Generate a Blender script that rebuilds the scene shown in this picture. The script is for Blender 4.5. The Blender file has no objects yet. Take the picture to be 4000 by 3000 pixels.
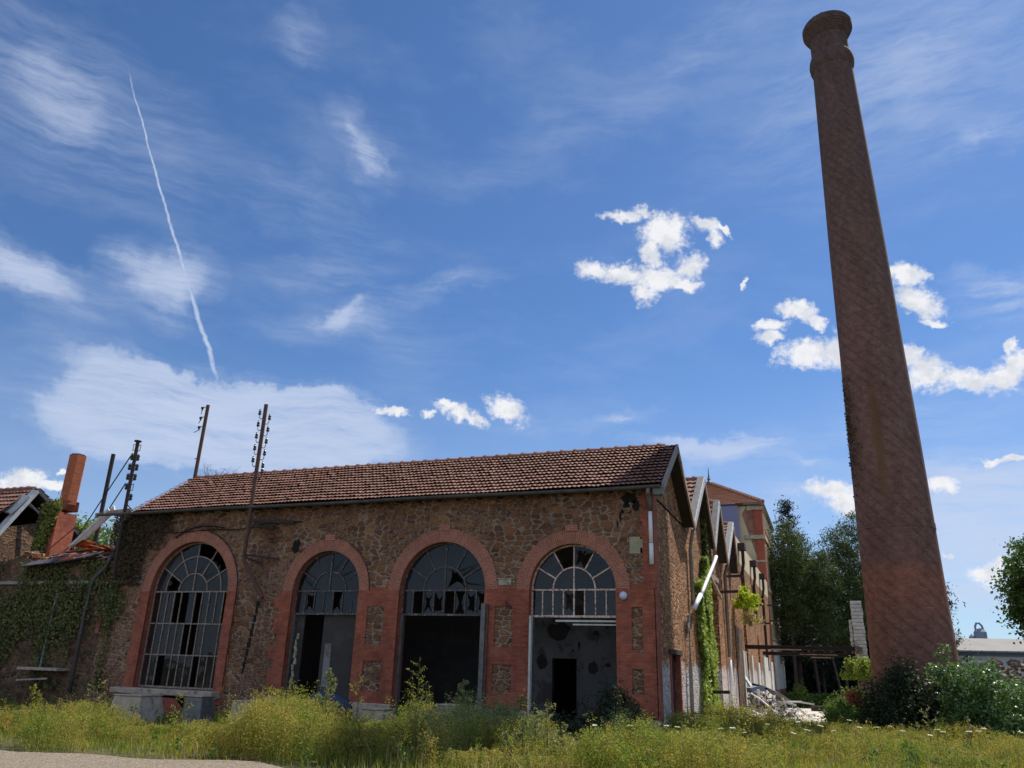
import bpy, math, random
import numpy as np
from mathutils import Matrix, Vector
R_=math.radians
random.seed(7); rng=np.random.default_rng(7)
sc=bpy.context.scene; col=sc.collection

# ------------------------------------------------------------------ camera
cd=bpy.data.cameras.new('camera'); cam=bpy.data.objects.new('camera',cd); col.objects.link(cam); sc.camera=cam
YAW,PITCH,ROLL=R_(21.634),R_(19.905),R_(1.791)
F=Vector((-math.sin(YAW)*math.cos(PITCH),math.cos(YAW)*math.cos(PITCH),math.sin(PITCH)))
R0=Vector((math.cos(YAW),math.sin(YAW),0)); U0=R0.cross(F)
RR=R0*math.cos(ROLL)+U0*math.sin(ROLL); UU=U0*math.cos(ROLL)-R0*math.sin(ROLL)
m=Matrix((RR,UU,-F)).transposed().to_4x4(); m.translation=(3.846,-19.686,1.6)
cam.matrix_world=m
cd.sensor_fit='HORIZONTAL'; cd.sensor_width=36; cd.lens=3043.2/4000*36; cd.clip_start=.1; cd.clip_end=3000
sc.render.resolution_x=1024; sc.render.resolution_y=768
sc.render.engine='CYCLES'

# ------------------------------------------------------------------ light
SAZ,SEL=R_(26.4),R_(54)
SD=Vector((math.sin(SAZ)*math.cos(SEL),math.cos(SAZ)*math.cos(SEL),math.sin(SEL)))
sl=bpy.data.lights.new('sun','SUN'); sl.energy=4.2; sl.angle=R_(.55); sl.color=(1,.95,.86)
so=bpy.data.objects.new('sun',sl); col.objects.link(so); so.rotation_euler=SD.to_track_quat('Z','Y').to_euler(); so.location=(10,20,40)
sc.view_settings.view_transform='Standard'; sc.view_settings.look='None'; sc.view_settings.exposure=0.45; sc.view_settings.gamma=1

# ------------------------------------------------------------------ node helpers
class NT:
    def __init__(s,nt): s.nt=nt
    def n(s,t,_ins=None,**k):
        d=s.nt.nodes.new(t)
        for a,v in k.items(): setattr(d,a,v)
        if _ins:
            for key,v in _ins.items():
                i=d.inputs[key]
                if hasattr(v,'links') or isinstance(v,bpy.types.NodeSocket): s.nt.links.new(v,i)
                else: i.default_value=v
        return d
    def m(s,op,a,b=None,c=None,clamp=False):
        d=s.n('ShaderNodeMath',operation=op,use_clamp=clamp)
        for i,v in enumerate((a,b,c)):
            if v is None: continue
            if isinstance(v,bpy.types.NodeSocket): s.nt.links.new(v,d.inputs[i])
            else: d.inputs[i].default_value=v
        return d.outputs[0]
    def vm(s,op,a,b=None):
        d=s.n('ShaderNodeVectorMath',operation=op)
        for i,v in enumerate((a,b)):
            if v is None: continue
            if isinstance(v,bpy.types.NodeSocket): s.nt.links.new(v,d.inputs[i])
            else: d.inputs[i].default_value=v
        return d.outputs[0]
    def sstep(s,x,a,b):
        d=s.n('ShaderNodeMapRange',{'Value':x,'From Min':a,'From Max':b},interpolation_type='SMOOTHSTEP',clamp=True); return d.outputs[0]
    def mix(s,f,a,b,bt='MIX'):
        d=s.n('ShaderNodeMix',data_type='RGBA',blend_type=bt)
        for i,v in ((0,f),(6,a),(7,b)):
            if isinstance(v,bpy.types.NodeSocket): s.nt.links.new(v,d.inputs[i])
            else: d.inputs[i].default_value=(*v,1) if isinstance(v,tuple) and len(v)==3 else v
        return d.outputs[2]
    def noise(s,vec,scale,detail=4,rough=.55,out='Fac',dist=0.):
        d=s.n('ShaderNodeTexNoise',{'Vector':vec,'Scale':scale,'Detail':detail,'Roughness':rough,'Distortion':dist}); return d.outputs[out]
    def map(s,vec,scale=(1,1,1),rot=(0,0,0),loc=(0,0,0),vt='POINT'):
        return s.n('ShaderNodeMapping',{'Vector':vec,'Scale':scale,'Rotation':rot,'Location':loc},vector_type=vt).outputs[0]
    def ramp(s,f,stops,interp='LINEAR'):
        d=s.n('ShaderNodeValToRGB',{'Fac':f}); e=d.color_ramp; e.interpolation=interp
        while len(e.elements)>1: e.elements.remove(e.elements[-1])
        e.elements[0].position=stops[0][0]; e.elements[0].color=(*stops[0][1],1)
        for p,c in stops[1:]: x=e.elements.new(p); x.color=(*c,1)
        return d.outputs[0]
    def link(s,a,b): s.nt.links.new(a,b)

# ------------------------------------------------------------------ sky
w=bpy.data.worlds.new('World'); sc.world=w; w.use_nodes=True
W=NT(w.node_tree); bg=w.node_tree.nodes['Background']
CIRC=(4.4,5.0,6.3); CUMC=6.9
sky=W.n('ShaderNodeTexSky',sky_type='NISHITA',sun_disc=False,sun_elevation=SEL,sun_rotation=SAZ,altitude=200,air_density=1.0,dust_density=.25,ozone_density=3.0)
tc=W.n('ShaderNodeTexCoord').outputs['Generated']
sx=W.n('ShaderNodeSeparateXYZ',{0:tc})
az=W.m('MULTIPLY',W.m('ARCTAN2',sx.outputs[0],sx.outputs[1]),.9); el=W.m('ARCSINE',sx.outputs[2])
P=W.n('ShaderNodeCombineXYZ',{0:az,1:el,2:0.}).outputs[0]
CUM=[(-0.2,0.557,0.025,0.007,3.011),(-0.176,0.56,0.015,0.008,2.612),(-0.148,0.53,0.028,0.022,2.933),(-0.162,0.509,0.017,0.013,1.496),(-0.098,0.539,0.024,0.01,2.71),(-0.085,0.519,0.013,0.01,2.248),(-0.073,0.529,0.013,0.005,2.53),(-0.234,0.489,0.023,0.013,2.866),(-0.196,0.483,0.032,0.014,3.098),(-0.156,0.48,0.034,0.015,-3.033),(-0.172,0.458,0.015,0.014,1.516),(-0.117,0.49,0.016,0.015,3.077),(-0.13,0.472,0.023,0.007,2.719),(0.0,0.424,0.025,0.01,2.823),(0.018,0.409,0.015,0.007,2.722),(-0.026,0.41,0.019,0.007,-3.068),(-0.03,0.396,0.016,0.008,-2.869),(0.013,0.372,0.037,0.017,-3.028),(0.043,0.372,0.029,0.019,3.001),(0.119,0.443,0.025,0.012,2.747),(0.131,0.413,0.028,0.016,2.645),(0.142,0.39,0.013,0.004,2.949),(0.114,0.353,0.019,0.013,2.36),(0.131,0.332,0.027,0.017,2.548),(0.162,0.322,0.03,0.013,2.97),(0.193,0.32,0.025,0.015,-2.992),(0.211,0.331,0.013,0.012,1.498),(0.211,0.351,0.008,0.006,1.395),(-0.399,0.31,0.029,0.009,2.786),(-0.418,0.32,0.011,0.006,2.823),(-0.345,0.319,0.027,0.013,2.706),(-0.481,0.303,0.018,0.005,3.036),(-0.439,0.308,0.008,0.005,-3.069),(0.021,0.208,0.036,0.014,2.914),(0.033,0.193,0.021,0.014,3.079),(0.124,0.21,0.015,0.008,2.931),(0.181,0.226,0.02,0.004,3.089),(0.154,0.11,0.016,0.011,3.101),(0.165,0.116,0.01,0.007,3.093),(0.12,0.131,0.006,0.004,3.092),(-0.85,0.172,0.023,0.013,-3.09),(-0.823,0.171,0.024,0.007,-3.101),(-0.815,0.188,0.006,0.004,-2.972),(-0.055,0.465,0.007,0.003,-2.171)]
CIR=[(-0.743,0.269,0.087,0.04,-3.048,1.25),(-0.686,0.273,0.145,0.047,3.133,0.8),(-0.61,0.267,0.123,0.042,3.028,1.3),(-0.787,0.31,0.077,0.022,2.979,0.45),(-0.604,0.302,0.084,0.023,2.886,0.4),(-0.887,0.395,0.063,0.03,2.771,0.75),(-0.758,0.425,0.049,0.036,0.702,0.6),(-0.866,0.578,0.104,0.075,2.973,0.3),(-0.929,0.617,0.068,0.053,2.907,0.2),(-0.567,0.631,0.044,0.024,2.337,0.35),(-0.533,0.609,0.033,0.024,1.322,0.3),(-0.657,0.728,0.035,0.026,3.044,0.28),(-0.583,0.483,0.085,0.023,-2.848,0.25),(-0.564,0.417,0.061,0.026,-3.005,0.38),(-0.539,0.444,0.029,0.014,-2.317,0.3),(-0.431,0.475,0.065,0.012,-2.981,0.3),(-0.472,0.404,0.08,0.041,2.508,0.14),(-0.62,0.545,0.09,0.025,3.073,0.18),(-0.225,0.295,0.044,0.009,-2.813,0.4),(-0.134,0.266,0.084,0.01,-3.116,0.5),(-0.148,0.709,0.253,0.03,-2.829,0.16),(0.126,0.649,0.175,0.075,-3.08,0.2),(0.223,0.59,0.052,0.015,-2.998,0.3),(0.184,0.681,0.142,0.058,-3.045,0.18),(0.219,0.425,0.049,0.014,2.991,0.4),(0.214,0.396,0.049,0.02,2.903,0.35),(-0.047,0.266,0.132,0.017,-2.911,0.25),(0.158,0.167,0.075,0.055,3.055,1.0),(0.078,0.115,0.067,0.03,3.114,0.6),(-0.028,0.193,0.098,0.032,-2.884,0.35),(-0.094,0.246,0.082,0.023,-3.084,0.25),(0.12,0.283,0.087,0.031,3.01,0.2),(0.001,0.241,0.029,0.008,3.074,0.3),(0.056,0.106,0.215,0.031,3.124,0.35),(-0.325,0.285,0.033,0.012,2.981,0.2)]

def warp(vec,scale,amt,detail=5,rough=.6):
    nz=W.noise(vec,scale,detail,rough,'Color')
    return W.vm('ADD',vec,W.vm('MULTIPLY',W.vm('SUBTRACT',nz,(.5,.5,.5)),(amt,amt,0)))
def blobs(vec,lst,g=None):
    acc=None
    for b in lst:
        q=W.map(vec,scale=(b[2]*1.55,b[3]*1.55,1),rot=(0,0,b[4]),loc=(b[0],b[1],0),vt='TEXTURE')
        s=W.n('ShaderNodeTexGradient',{'Vector':q},gradient_type='SPHERICAL').outputs['Fac']
        if len(b)>5: s=W.m('MULTIPLY',s,b[5])
        acc=s if acc is None else W.m('MAXIMUM' if len(b)<6 else 'ADD',acc,s)
    return acc
# cumulus
Pw=warp(warp(P,13,.045,4,.6),55,.020,5,.7)
cu=blobs(Pw,CUM)
fb=W.noise(P,48,8,.68); fb2=W.noise(P,150,4,.6)
den=W.m('ADD',cu,W.m('ADD',W.m('MULTIPLY',W.m('SUBTRACT',fb,.5),1.15),W.m('MULTIPLY',W.m('SUBTRACT',fb2,.5),.6)))
cua=W.m('MULTIPLY',W.sstep(den,.12,.74),W.sstep(cu,.0,.24))
# shading of the cumulus: thicker cores slightly grey
shade=W.m('ADD',W.m('MULTIPLY',W.sstep(W.noise(W.vm('ADD',P,(.0,.012,0)),30,4,.6),.42,.62),.55),W.m('MULTIPLY',W.sstep(den,.3,1.2),.25),clamp=True)
# cirrus, streaked
Pc=warp(P,5,.06,4,.6)
ci=blobs(warp(P,5,.16,6,.62),[b for b in CIR])
st1=W.noise(W.map(Pc,scale=(1,7.0,1),rot=(0,0,.45)),11,9,.68)
st2=W.noise(W.map(Pc,scale=(1.,5.5,1),rot=(0,0,-.35),loc=(3,2,0)),8,8,.66)
stn=W.m('ADD',W.m('MULTIPLY',st1,.6),W.m('MULTIPLY',st2,.5))
cia=W.m('MULTIPLY',W.m('MULTIPLY',ci,1.35),W.sstep(stn,.36,.86))
dense=W.m('MULTIPLY',W.sstep(ci,.22,.6),W.m('ADD',.22,W.m('MULTIPLY',W.sstep(stn,.34,.74),1.1)))
veil=W.m('MULTIPLY',W.sstep(W.noise(W.map(Pc,scale=(1,2.6,1),rot=(0,0,.5),loc=(7,1,0)),4.5,6,.6),.42,.8),.10)
hz=W.m('MULTIPLY',W.sstep(el,.40,.02),.30)
# contrail
e2=W.m('SUBTRACT',el,.3131)
cx=W.m('ADD',-.6813,W.m('MULTIPLY',e2,-.505)); cx=W.m('ADD',cx,W.m('MULTIPLY',W.m('MULTIPLY',e2,W.m('SUBTRACT',.361,e2)),.2))
wig=W.m('MULTIPLY',W.m('SUBTRACT',W.noise(W.map(P,scale=(.2,1,1)),26,4,.65),.5),.011)
dd=W.m('ABSOLUTE',W.m('ADD',W.m('SUBTRACT',az,cx),wig))
cw=W.m('ADD',.0013,W.m('MULTIPLY',W.sstep(el,.62,.32),.0018))
ct=W.m('MULTIPLY',W.m('SUBTRACT',1,W.sstep(W.m('DIVIDE',dd,cw),.2,1.35)),W.m('MULTIPLY',W.sstep(el,.66,.59),W.sstep(el,.30,.34)))
ct=W.m('MULTIPLY',ct,W.m('ADD',.3,W.m('MULTIPLY',W.noise(P,90,3,.6),.8)))
# faint far contrail
d2=W.m('ABSOLUTE',W.m('SUBTRACT',el,W.m('ADD',W.m('ADD',.2335,W.m('MULTIPLY',az,.232)),W.m('MULTIPLY',W.m('SUBTRACT',W.noise(P,25,2),.5),.003))))
ct2=W.m('MULTIPLY',W.m('MULTIPLY',W.m('SUBTRACT',1,W.sstep(d2,.0004,.0034)),.22),W.sstep(az,-.12,.0))
# unseen bright cloud cover, added behind the viewer to lift the facade's shade
fill_clouds=W.m('MULTIPLY',W.sstep(sx.outputs[1],.05,-.45),W.m('ADD',.18,W.m('MULTIPLY',W.noise(W.map(tc,scale=(1,1,2.2)),3.2,6,.6),1.3)))
soft=W.m('ADD',W.m('ADD',W.m('ADD',cia,fill_clouds),W.m('MULTIPLY',dense,1.35)),W.m('ADD',veil,hz)); soft=W.m('DIVIDE',soft,W.m('ADD',soft,.62))
soft=W.m('MAXIMUM',soft,W.m('MAXIMUM',ct,ct2))
skyc=W.vm('MULTIPLY',sky.outputs[0],(.48,.65,.84))
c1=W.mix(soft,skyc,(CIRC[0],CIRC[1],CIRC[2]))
cc=W.mix(shade,(CUMC,CUMC,CUMC*1.02),(CUMC*.62,CUMC*.67,CUMC*.77))
c2=W.mix(cua,c1,cc)
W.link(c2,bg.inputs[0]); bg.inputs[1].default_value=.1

# ------------------------------------------------------------------ object helpers
def tag(o,label=None,cat=None,group=None,kind=None):
    for k,v in (('label',label),('category',cat),('group',group),('kind',kind)):
        if v: o[k]=v
    return o
def empty(name,loc,label,cat,group=None,kind=None):
    o=bpy.data.objects.new(name,None); col.objects.link(o); o.location=loc; o.empty_display_size=.2
    return tag(o,label,cat,group,kind)
def root_off(p):
    v=Vector((0,0,0))
    while p is not None: v=v+Vector(p.location); p=p.parent
    return v
class MB:
    def __init__(s): s.v=[];s.f=[];s.m=[];s.uv=[];s.mk=[]
    def face(s,pts,mi=0,uv=None):
        b=len(s.v); s.v+= [tuple(p) for p in pts]; s.f.append(tuple(range(b,b+len(pts)))); s.m.append(mi); s.uv.append(uv); return s
    def box(s,x0,x1,y0,y1,z0,z1,mi=0,skip=''):
        s.mk.append(len(s.f))
        a=[(x0,y0,z0),(x1,y0,z0),(x1,y1,z0),(x0,y1,z0),(x0,y0,z1),(x1,y0,z1),(x1,y1,z1),(x0,y1,z1)]
        for k,q in (('b',(0,3,2,1)),('t',(4,5,6,7)),('f',(0,1,5,4)),('r',(1,2,6,5)),('k',(2,3,7,6)),('l',(3,0,4,7))):
            if k not in skip: s.face([a[i] for i in q],mi)
        return s
    def hexa(s,a,mi=0):
        s.mk.append(len(s.f))
        for q in ((0,3,2,1),(4,5,6,7),(0,1,5,4),(1,2,6,5),(2,3,7,6),(3,0,4,7)): s.face([a[i] for i in q],mi)
        return s
    def bar(s,p,q,w,h=None,up=(0,0,1),mi=0):
        p=Vector(p);q=Vector(q);d=(q-p).normalized();up=Vector(up)
        if abs(d.dot(up))>.98: up=Vector((0,1,0))
        a=d.cross(up).normalized();b=a.cross(d); h=h or w
        a=a*w/2;b=b*h/2
        return s.hexa([p-a-b,p+a-b,q+a-b,q-a-b,p-a+b,p+a+b,q+a+b,q-a+b],mi)
    def prism(s,pts,ext,mi=0,cap=True):
        e=Vector(ext);n=len(pts);P_=[Vector(p) for p in pts];Q=[p+e for p in P_]
        if cap: s.face(P_[::-1],mi); s.face(Q,mi)
        for i in range(n): j=(i+1)%n; s.face([P_[i],P_[j],Q[j],Q[i]],mi)
        return s
    def tube(s,pts,r,n=8,mi=0,cap=True):
        P_=[Vector(p) for p in pts]; rs=r if isinstance(r,(list,tuple)) else [r]*len(P_)
        rings=[]
        for i,p in enumerate(P_):
            d=(P_[min(i+1,len(P_)-1)]-P_[max(i-1,0)]).normalized()
            a=d.cross(Vector((0,0,1))) 
            if a.length<.05: a=d.cross(Vector((0,1,0)))
            a.normalize(); b=a.cross(d)
            rings.append([p+(a*math.cos(t)+b*math.sin(t))*rs[i] for t in [2*math.pi*k/n for k in range(n)]])
        b0=len(s.v)
        for r_ in rings: s.v+= [tuple(v) for v in r_]
        for i in range(len(rings)-1):
            for k in range(n):
                s.f.append((b0+i*n+k,b0+i*n+(k+1)%n,b0+(i+1)*n+(k+1)%n,b0+(i+1)*n+k)); s.m.append(mi); s.uv.append(None)
        if cap:
            s.f.append(tuple(b0+k for k in range(n))[::-1]); s.m.append(mi); s.uv.append(None)
            s.f.append(tuple(b0+(len(rings)-1)*n+k for k in range(n))); s.m.append(mi); s.uv.append(None)
        return s
    def lathe(s,c,prof,n=32,mi=0,axis=None):
        c=Vector(c); pr=prof
        for (r0,z0),(r1,z1) in zip(pr,pr[1:]):
            for k in range(n):
                t0,t1=2*math.pi*k/n,2*math.pi*(k+1)/n
                f=lambda r,z,t:(c.x+r*math.cos(t),c.y+r*math.sin(t),c.z+z)
                u=lambda r,z,t:(1.4*t,z)
                if r0<1e-5: s.face([f(0,z0,0),f(r1,z1,t1),f(r1,z1,t0)][::-1] if z1<z0 else [f(0,z0,0),f(r1,z1,t1),f(r1,z1,t0)],mi)
                elif r1<1e-5: s.face([f(r0,z0,t0),f(r0,z0,t1),f(0,z1,0)],mi)
                else: s.face([f(r0,z0,t0),f(r0,z0,t1),f(r1,z1,t1),f(r1,z1,t0)],mi,[u(r0,z0,t0),u(r0,z0,t1),u(r1,z1,t1),u(r1,z1,t0)])
        return s
    def each(s,name,mats,parent=None,**k):
        """every piece its own part"""
        mk=s.mk+[len(s.f)]; out=[]
        for a,b in zip(mk,mk[1:]):
            if a==b: continue
            t=MB(); 
            for i in range(a,b): t.face([s.v[j] for j in s.f[i]],s.m[i],s.uv[i])
            out.append(t.build(name,mats,parent,**k))
        return out
    def build(s,name,mats,parent=None,smooth=False,weld=False,bevel=0):
        me=bpy.data.meshes.new(name); off=root_off(parent)
        me.from_pydata([(v[0]-off.x,v[1]-off.y,v[2]-off.z) for v in s.v],[],s.f)
        for mt in (mats if isinstance(mats,(list,tuple)) else [mats]): me.materials.append(mt)
        me.polygons.foreach_set('material_index',s.m)
        uvl=me.uv_layers.new(name='UVMap'); co=[]
        for fi,(f,u) in enumerate(zip(s.f,s.uv)):
            if u: co+= [c for q in u for c in q]; continue
            a,b,c=[Vector(s.v[f[i]]) for i in (0,1,2)]; n=(b-a).cross(c-a); ax=max(range(3),key=lambda i:abs(n[i]))
            for vi in f:
                x,y,z=s.v[vi]; co+= (y,z) if ax==0 else ((x,z) if ax==1 else (x,y))
        uvl.data.foreach_set('uv',co)
        if smooth: me.polygons.foreach_set('use_smooth',[True]*len(s.f))
        me.update()
        o=bpy.data.objects.new(name,me); col.objects.link(o)
        if parent is not None: o.parent=parent
        if weld or bevel:
            import bmesh
            bm=bmesh.new(); bm.from_mesh(me); bmesh.ops.remove_doubles(bm,verts=bm.verts,dist=.0005)
            bm.to_mesh(me); bm.free()
        if bevel:
            md=o.modifiers.new('bevel','BEVEL'); md.width=bevel; md.segments=2; md.limit_method='ANGLE'
        return o
def npmesh(name,V,nper,mat,parent=None,uv=None):
    """V: (n*nper,3) vertices, every nper of them one face"""
    n=len(V)//nper; off=root_off(parent); V=V-np.array(off)
    me=bpy.data.meshes.new(name); me.vertices.add(n*nper); me.loops.add(n*nper); me.polygons.add(n)
    me.vertices.foreach_set('co',V.astype(np.float32).ravel()); me.loops.foreach_set('vertex_index',np.arange(n*nper,dtype=np.int32))
    me.polygons.foreach_set('loop_start',np.arange(0,n*nper,nper,dtype=np.int32)); 
    me.materials.append(mat)
    if uv is not None: me.uv_layers.new(name='UVMap').data.foreach_set('uv',uv.astype(np.float32).ravel())
    me.update(calc_edges=True)
    o=bpy.data.objects.new(name,me); col.objects.link(o)
    if parent is not None: o.parent=parent
    return o
def unit(v): return v/np.maximum(np.linalg.norm(v,axis=-1,keepdims=True),1e-9)
def leaves(C_,size,nrm=None,flat=0.,aspect=.55,spread=1.):
    """pointed leaf quads (rhombs) at C_, random or biased normals; returns (4n,3)"""
    n=len(C_); a=rng.normal(size=(n,3)); 
    if nrm is not None: a=unit(a)*spread+nrm
    a=unit(a); t=rng.normal(size=(n,3)); t=unit(t-(t*a).sum(1,keepdims=True)*a); b=np.cross(a,t)
    s=(size*(.6+.8*rng.random(n)))[:,None] if np.isscalar(size) else size[:,None]
    V=np.stack([C_-t*s*.5,C_+b*s*aspect*.5+a*s*.06,C_+t*s*.5,C_-b*s*aspect*.5+a*s*.06],1)
    return V.reshape(-1,3)
def blades(base,h,w,lean,segs=1):
    """tapered grass blades, quads with a narrow top"""
    n=len(base); th=rng.random(n)*6.283; d=np.stack([np.cos(th),np.sin(th),np.zeros(n)],1); th2=th+1.57+rng.normal(size=n)*.5
    s=np.stack([np.cos(th2),np.sin(th2),np.zeros(n)],1)*(w/2)[:,None]
    top=base+d*(lean*h)[:,None]; top[:,2]+=h; mid=base+d*(lean*h*.3)[:,None]; mid[:,2]+=h*.55
    A=np.stack([base-s,base+s,mid+s*.8,mid-s*.8],1); B=np.stack([mid-s*.8,mid+s*.8,top+s*.12,top-s*.12],1)
    return np.concatenate([A,B],1).reshape(-1,3)

# ------------------------------------------------------------------ materials
def newmat(name):
    mt=bpy.data.materials.new(name); mt.use_nodes=True; nt=mt.node_tree; b=nt.nodes['Principled BSDF']; T=NT(nt)
    T.bsdf=b; T.out=nt.nodes['Material Output']; b.inputs['Specular IOR Level'].default_value=.25; T.mat=mt
    return T
def uvof(T): return T.n('ShaderNodeUVMap').outputs[0]
def obj(T): return T.n('ShaderNodeTexCoord').outputs['Object']
def bump(T,h,st=.5,dist=.02,nrm=None):
    d=T.n('ShaderNodeBump',{'Height':h,'Strength':st,'Distance':dist})
    if nrm is not None: T.link(nrm,d.inputs['Normal'])
    return d.outputs[0]
def stone_mat(name,cols,mort,sc_=(3.3,4.9),mw=(.05,.10),plaster=None,dark=1.,bst=.8,render=None):
    T=newmat(name); uv=uvof(T)
    wv=T.vm('ADD',uv,T.vm('MULTIPLY',T.vm('SUBTRACT',T.noise(uv,3.1,3,.6,'Color'),(.5,.5,.5)),(.22,.16,0)))
    wv=T.vm('ADD',wv,T.vm('MULTIPLY',T.vm('SUBTRACT',T.noise(uv,14,3,.6,'Color'),(.5,.5,.5)),(.05,.04,0)))
    def vor(s):
        q=T.map(wv,scale=(s[0],s[1],1))
        c=T.n('ShaderNodeTexVoronoi',{'Vector':q,'Scale':1.,'Randomness':.88},voronoi_dimensions='2D')
        f1=T.n('ShaderNodeTexVoronoi',{'Vector':q,'Scale':1.,'Randomness':.88,'Exponent':4.},voronoi_dimensions='2D',distance='MINKOWSKI')
        f2=T.n('ShaderNodeTexVoronoi',{'Vector':q,'Scale':1.,'Randomness':.88,'Exponent':4.},voronoi_dimensions='2D',distance='MINKOWSKI',feature='F2')
        return f1.outputs['Color'],T.m('MULTIPLY',T.m('SUBTRACT',f2.outputs['Distance'],f1.outputs['Distance']),.5)
    c1,e1=vor(sc_); c2,e2=vor((sc_[0]*1.75,sc_[1]*1.9))
    ms=T.sstep(T.noise(uv,.9,2,.5),.50,.54)
    cc=T.mix(ms,c1,c2); 
    ed=T.n('ShaderNodeMix',{0:ms,2:e1,3:e2},data_type='FLOAT').outputs[0]
    sep=T.n('ShaderNodeSeparateColor',{0:cc})
    base=T.ramp(sep.outputs[0],[(i/(len(cols)-1),c) for i,c in enumerate(cols)])
    base=T.mix(.55,base,T.mix(1.,base,T.ramp(sep.outputs[1],[(0,(.45,.45,.48)),(1,(1.5,1.42,1.3))]),'MULTIPLY'))
    nz=T.noise(uv,9,6,.7); base=T.mix(.75,base,T.mix(1.,base,T.ramp(nz,[(.25,(.45,.43,.42)),(.75,(1.45,1.42,1.35))]),'MULTIPLY'))
    en=T.m('ADD',ed,T.m('MULTIPLY',T.m('SUBTRACT',T.noise(uv,11,4,.6),.5),.11))
    # mortar missing in places
    mm=T.m('SUBTRACT',1,T.sstep(en,*mw))
    mc=T.mix(T.noise(uv,6,4,.6),tuple(x*.62 for x in mort),tuple(x*1.2 for x in mort))
    joint=T.sstep(T.noise(T.map(uv,loc=(5,9,0)),.7,3,.6),.30,.46)
    mc=T.mix(joint,(cols[0][0]*.45,cols[0][1]*.45,cols[0][2]*.45),mc)
    c=T.mix(mm,base,mc)
    # large weather stains
    st=T.sstep(T.noise(T.map(uv,scale=(1,.45,1)),.7,5,.6),.35,.7)
    c=T.mix(T.m('MULTIPLY',st,.5),c,T.mix(1.,c,(.55,.50,.47),'MULTIPLY'))
    if plaster:  # crumbling limewash low on the wall: (z limit, color)
        z=T.n('ShaderNodeSeparateXYZ',{0:uv}).outputs[1]
        lim=T.m('ADD',z,T.m('MULTIPLY',T.m('SUBTRACT',T.noise(uv,1.6,5,.65),.5),1.3))
        pm=T.m('MULTIPLY',T.m('SUBTRACT',1,T.sstep(lim,plaster[0]-.12,plaster[0]+.1)),T.sstep(T.noise(T.map(uv,scale=(1,.5,1)),9,4,.6),.34,.5))
        c=T.mix(T.m('MULTIPLY',pm,.85),c,T.mix(nz,tuple(x*.6 for x in plaster[1]),plaster[1]))
    if dark!=1: c=T.mix(1.,c,(dark,dark,dark),'MULTIPLY')
    T.link(c,T.bsdf.inputs['Base Color']); T.bsdf.inputs['Roughness'].default_value=.93
    h=T.m('ADD',T.m('MULTIPLY',T.sstep(ed,.0,.16),.7),T.m('MULTIPLY',nz,.5))
    T.link(bump(T,h,bst,.05),T.bsdf.inputs['Normal'])
    return T.mat
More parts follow.
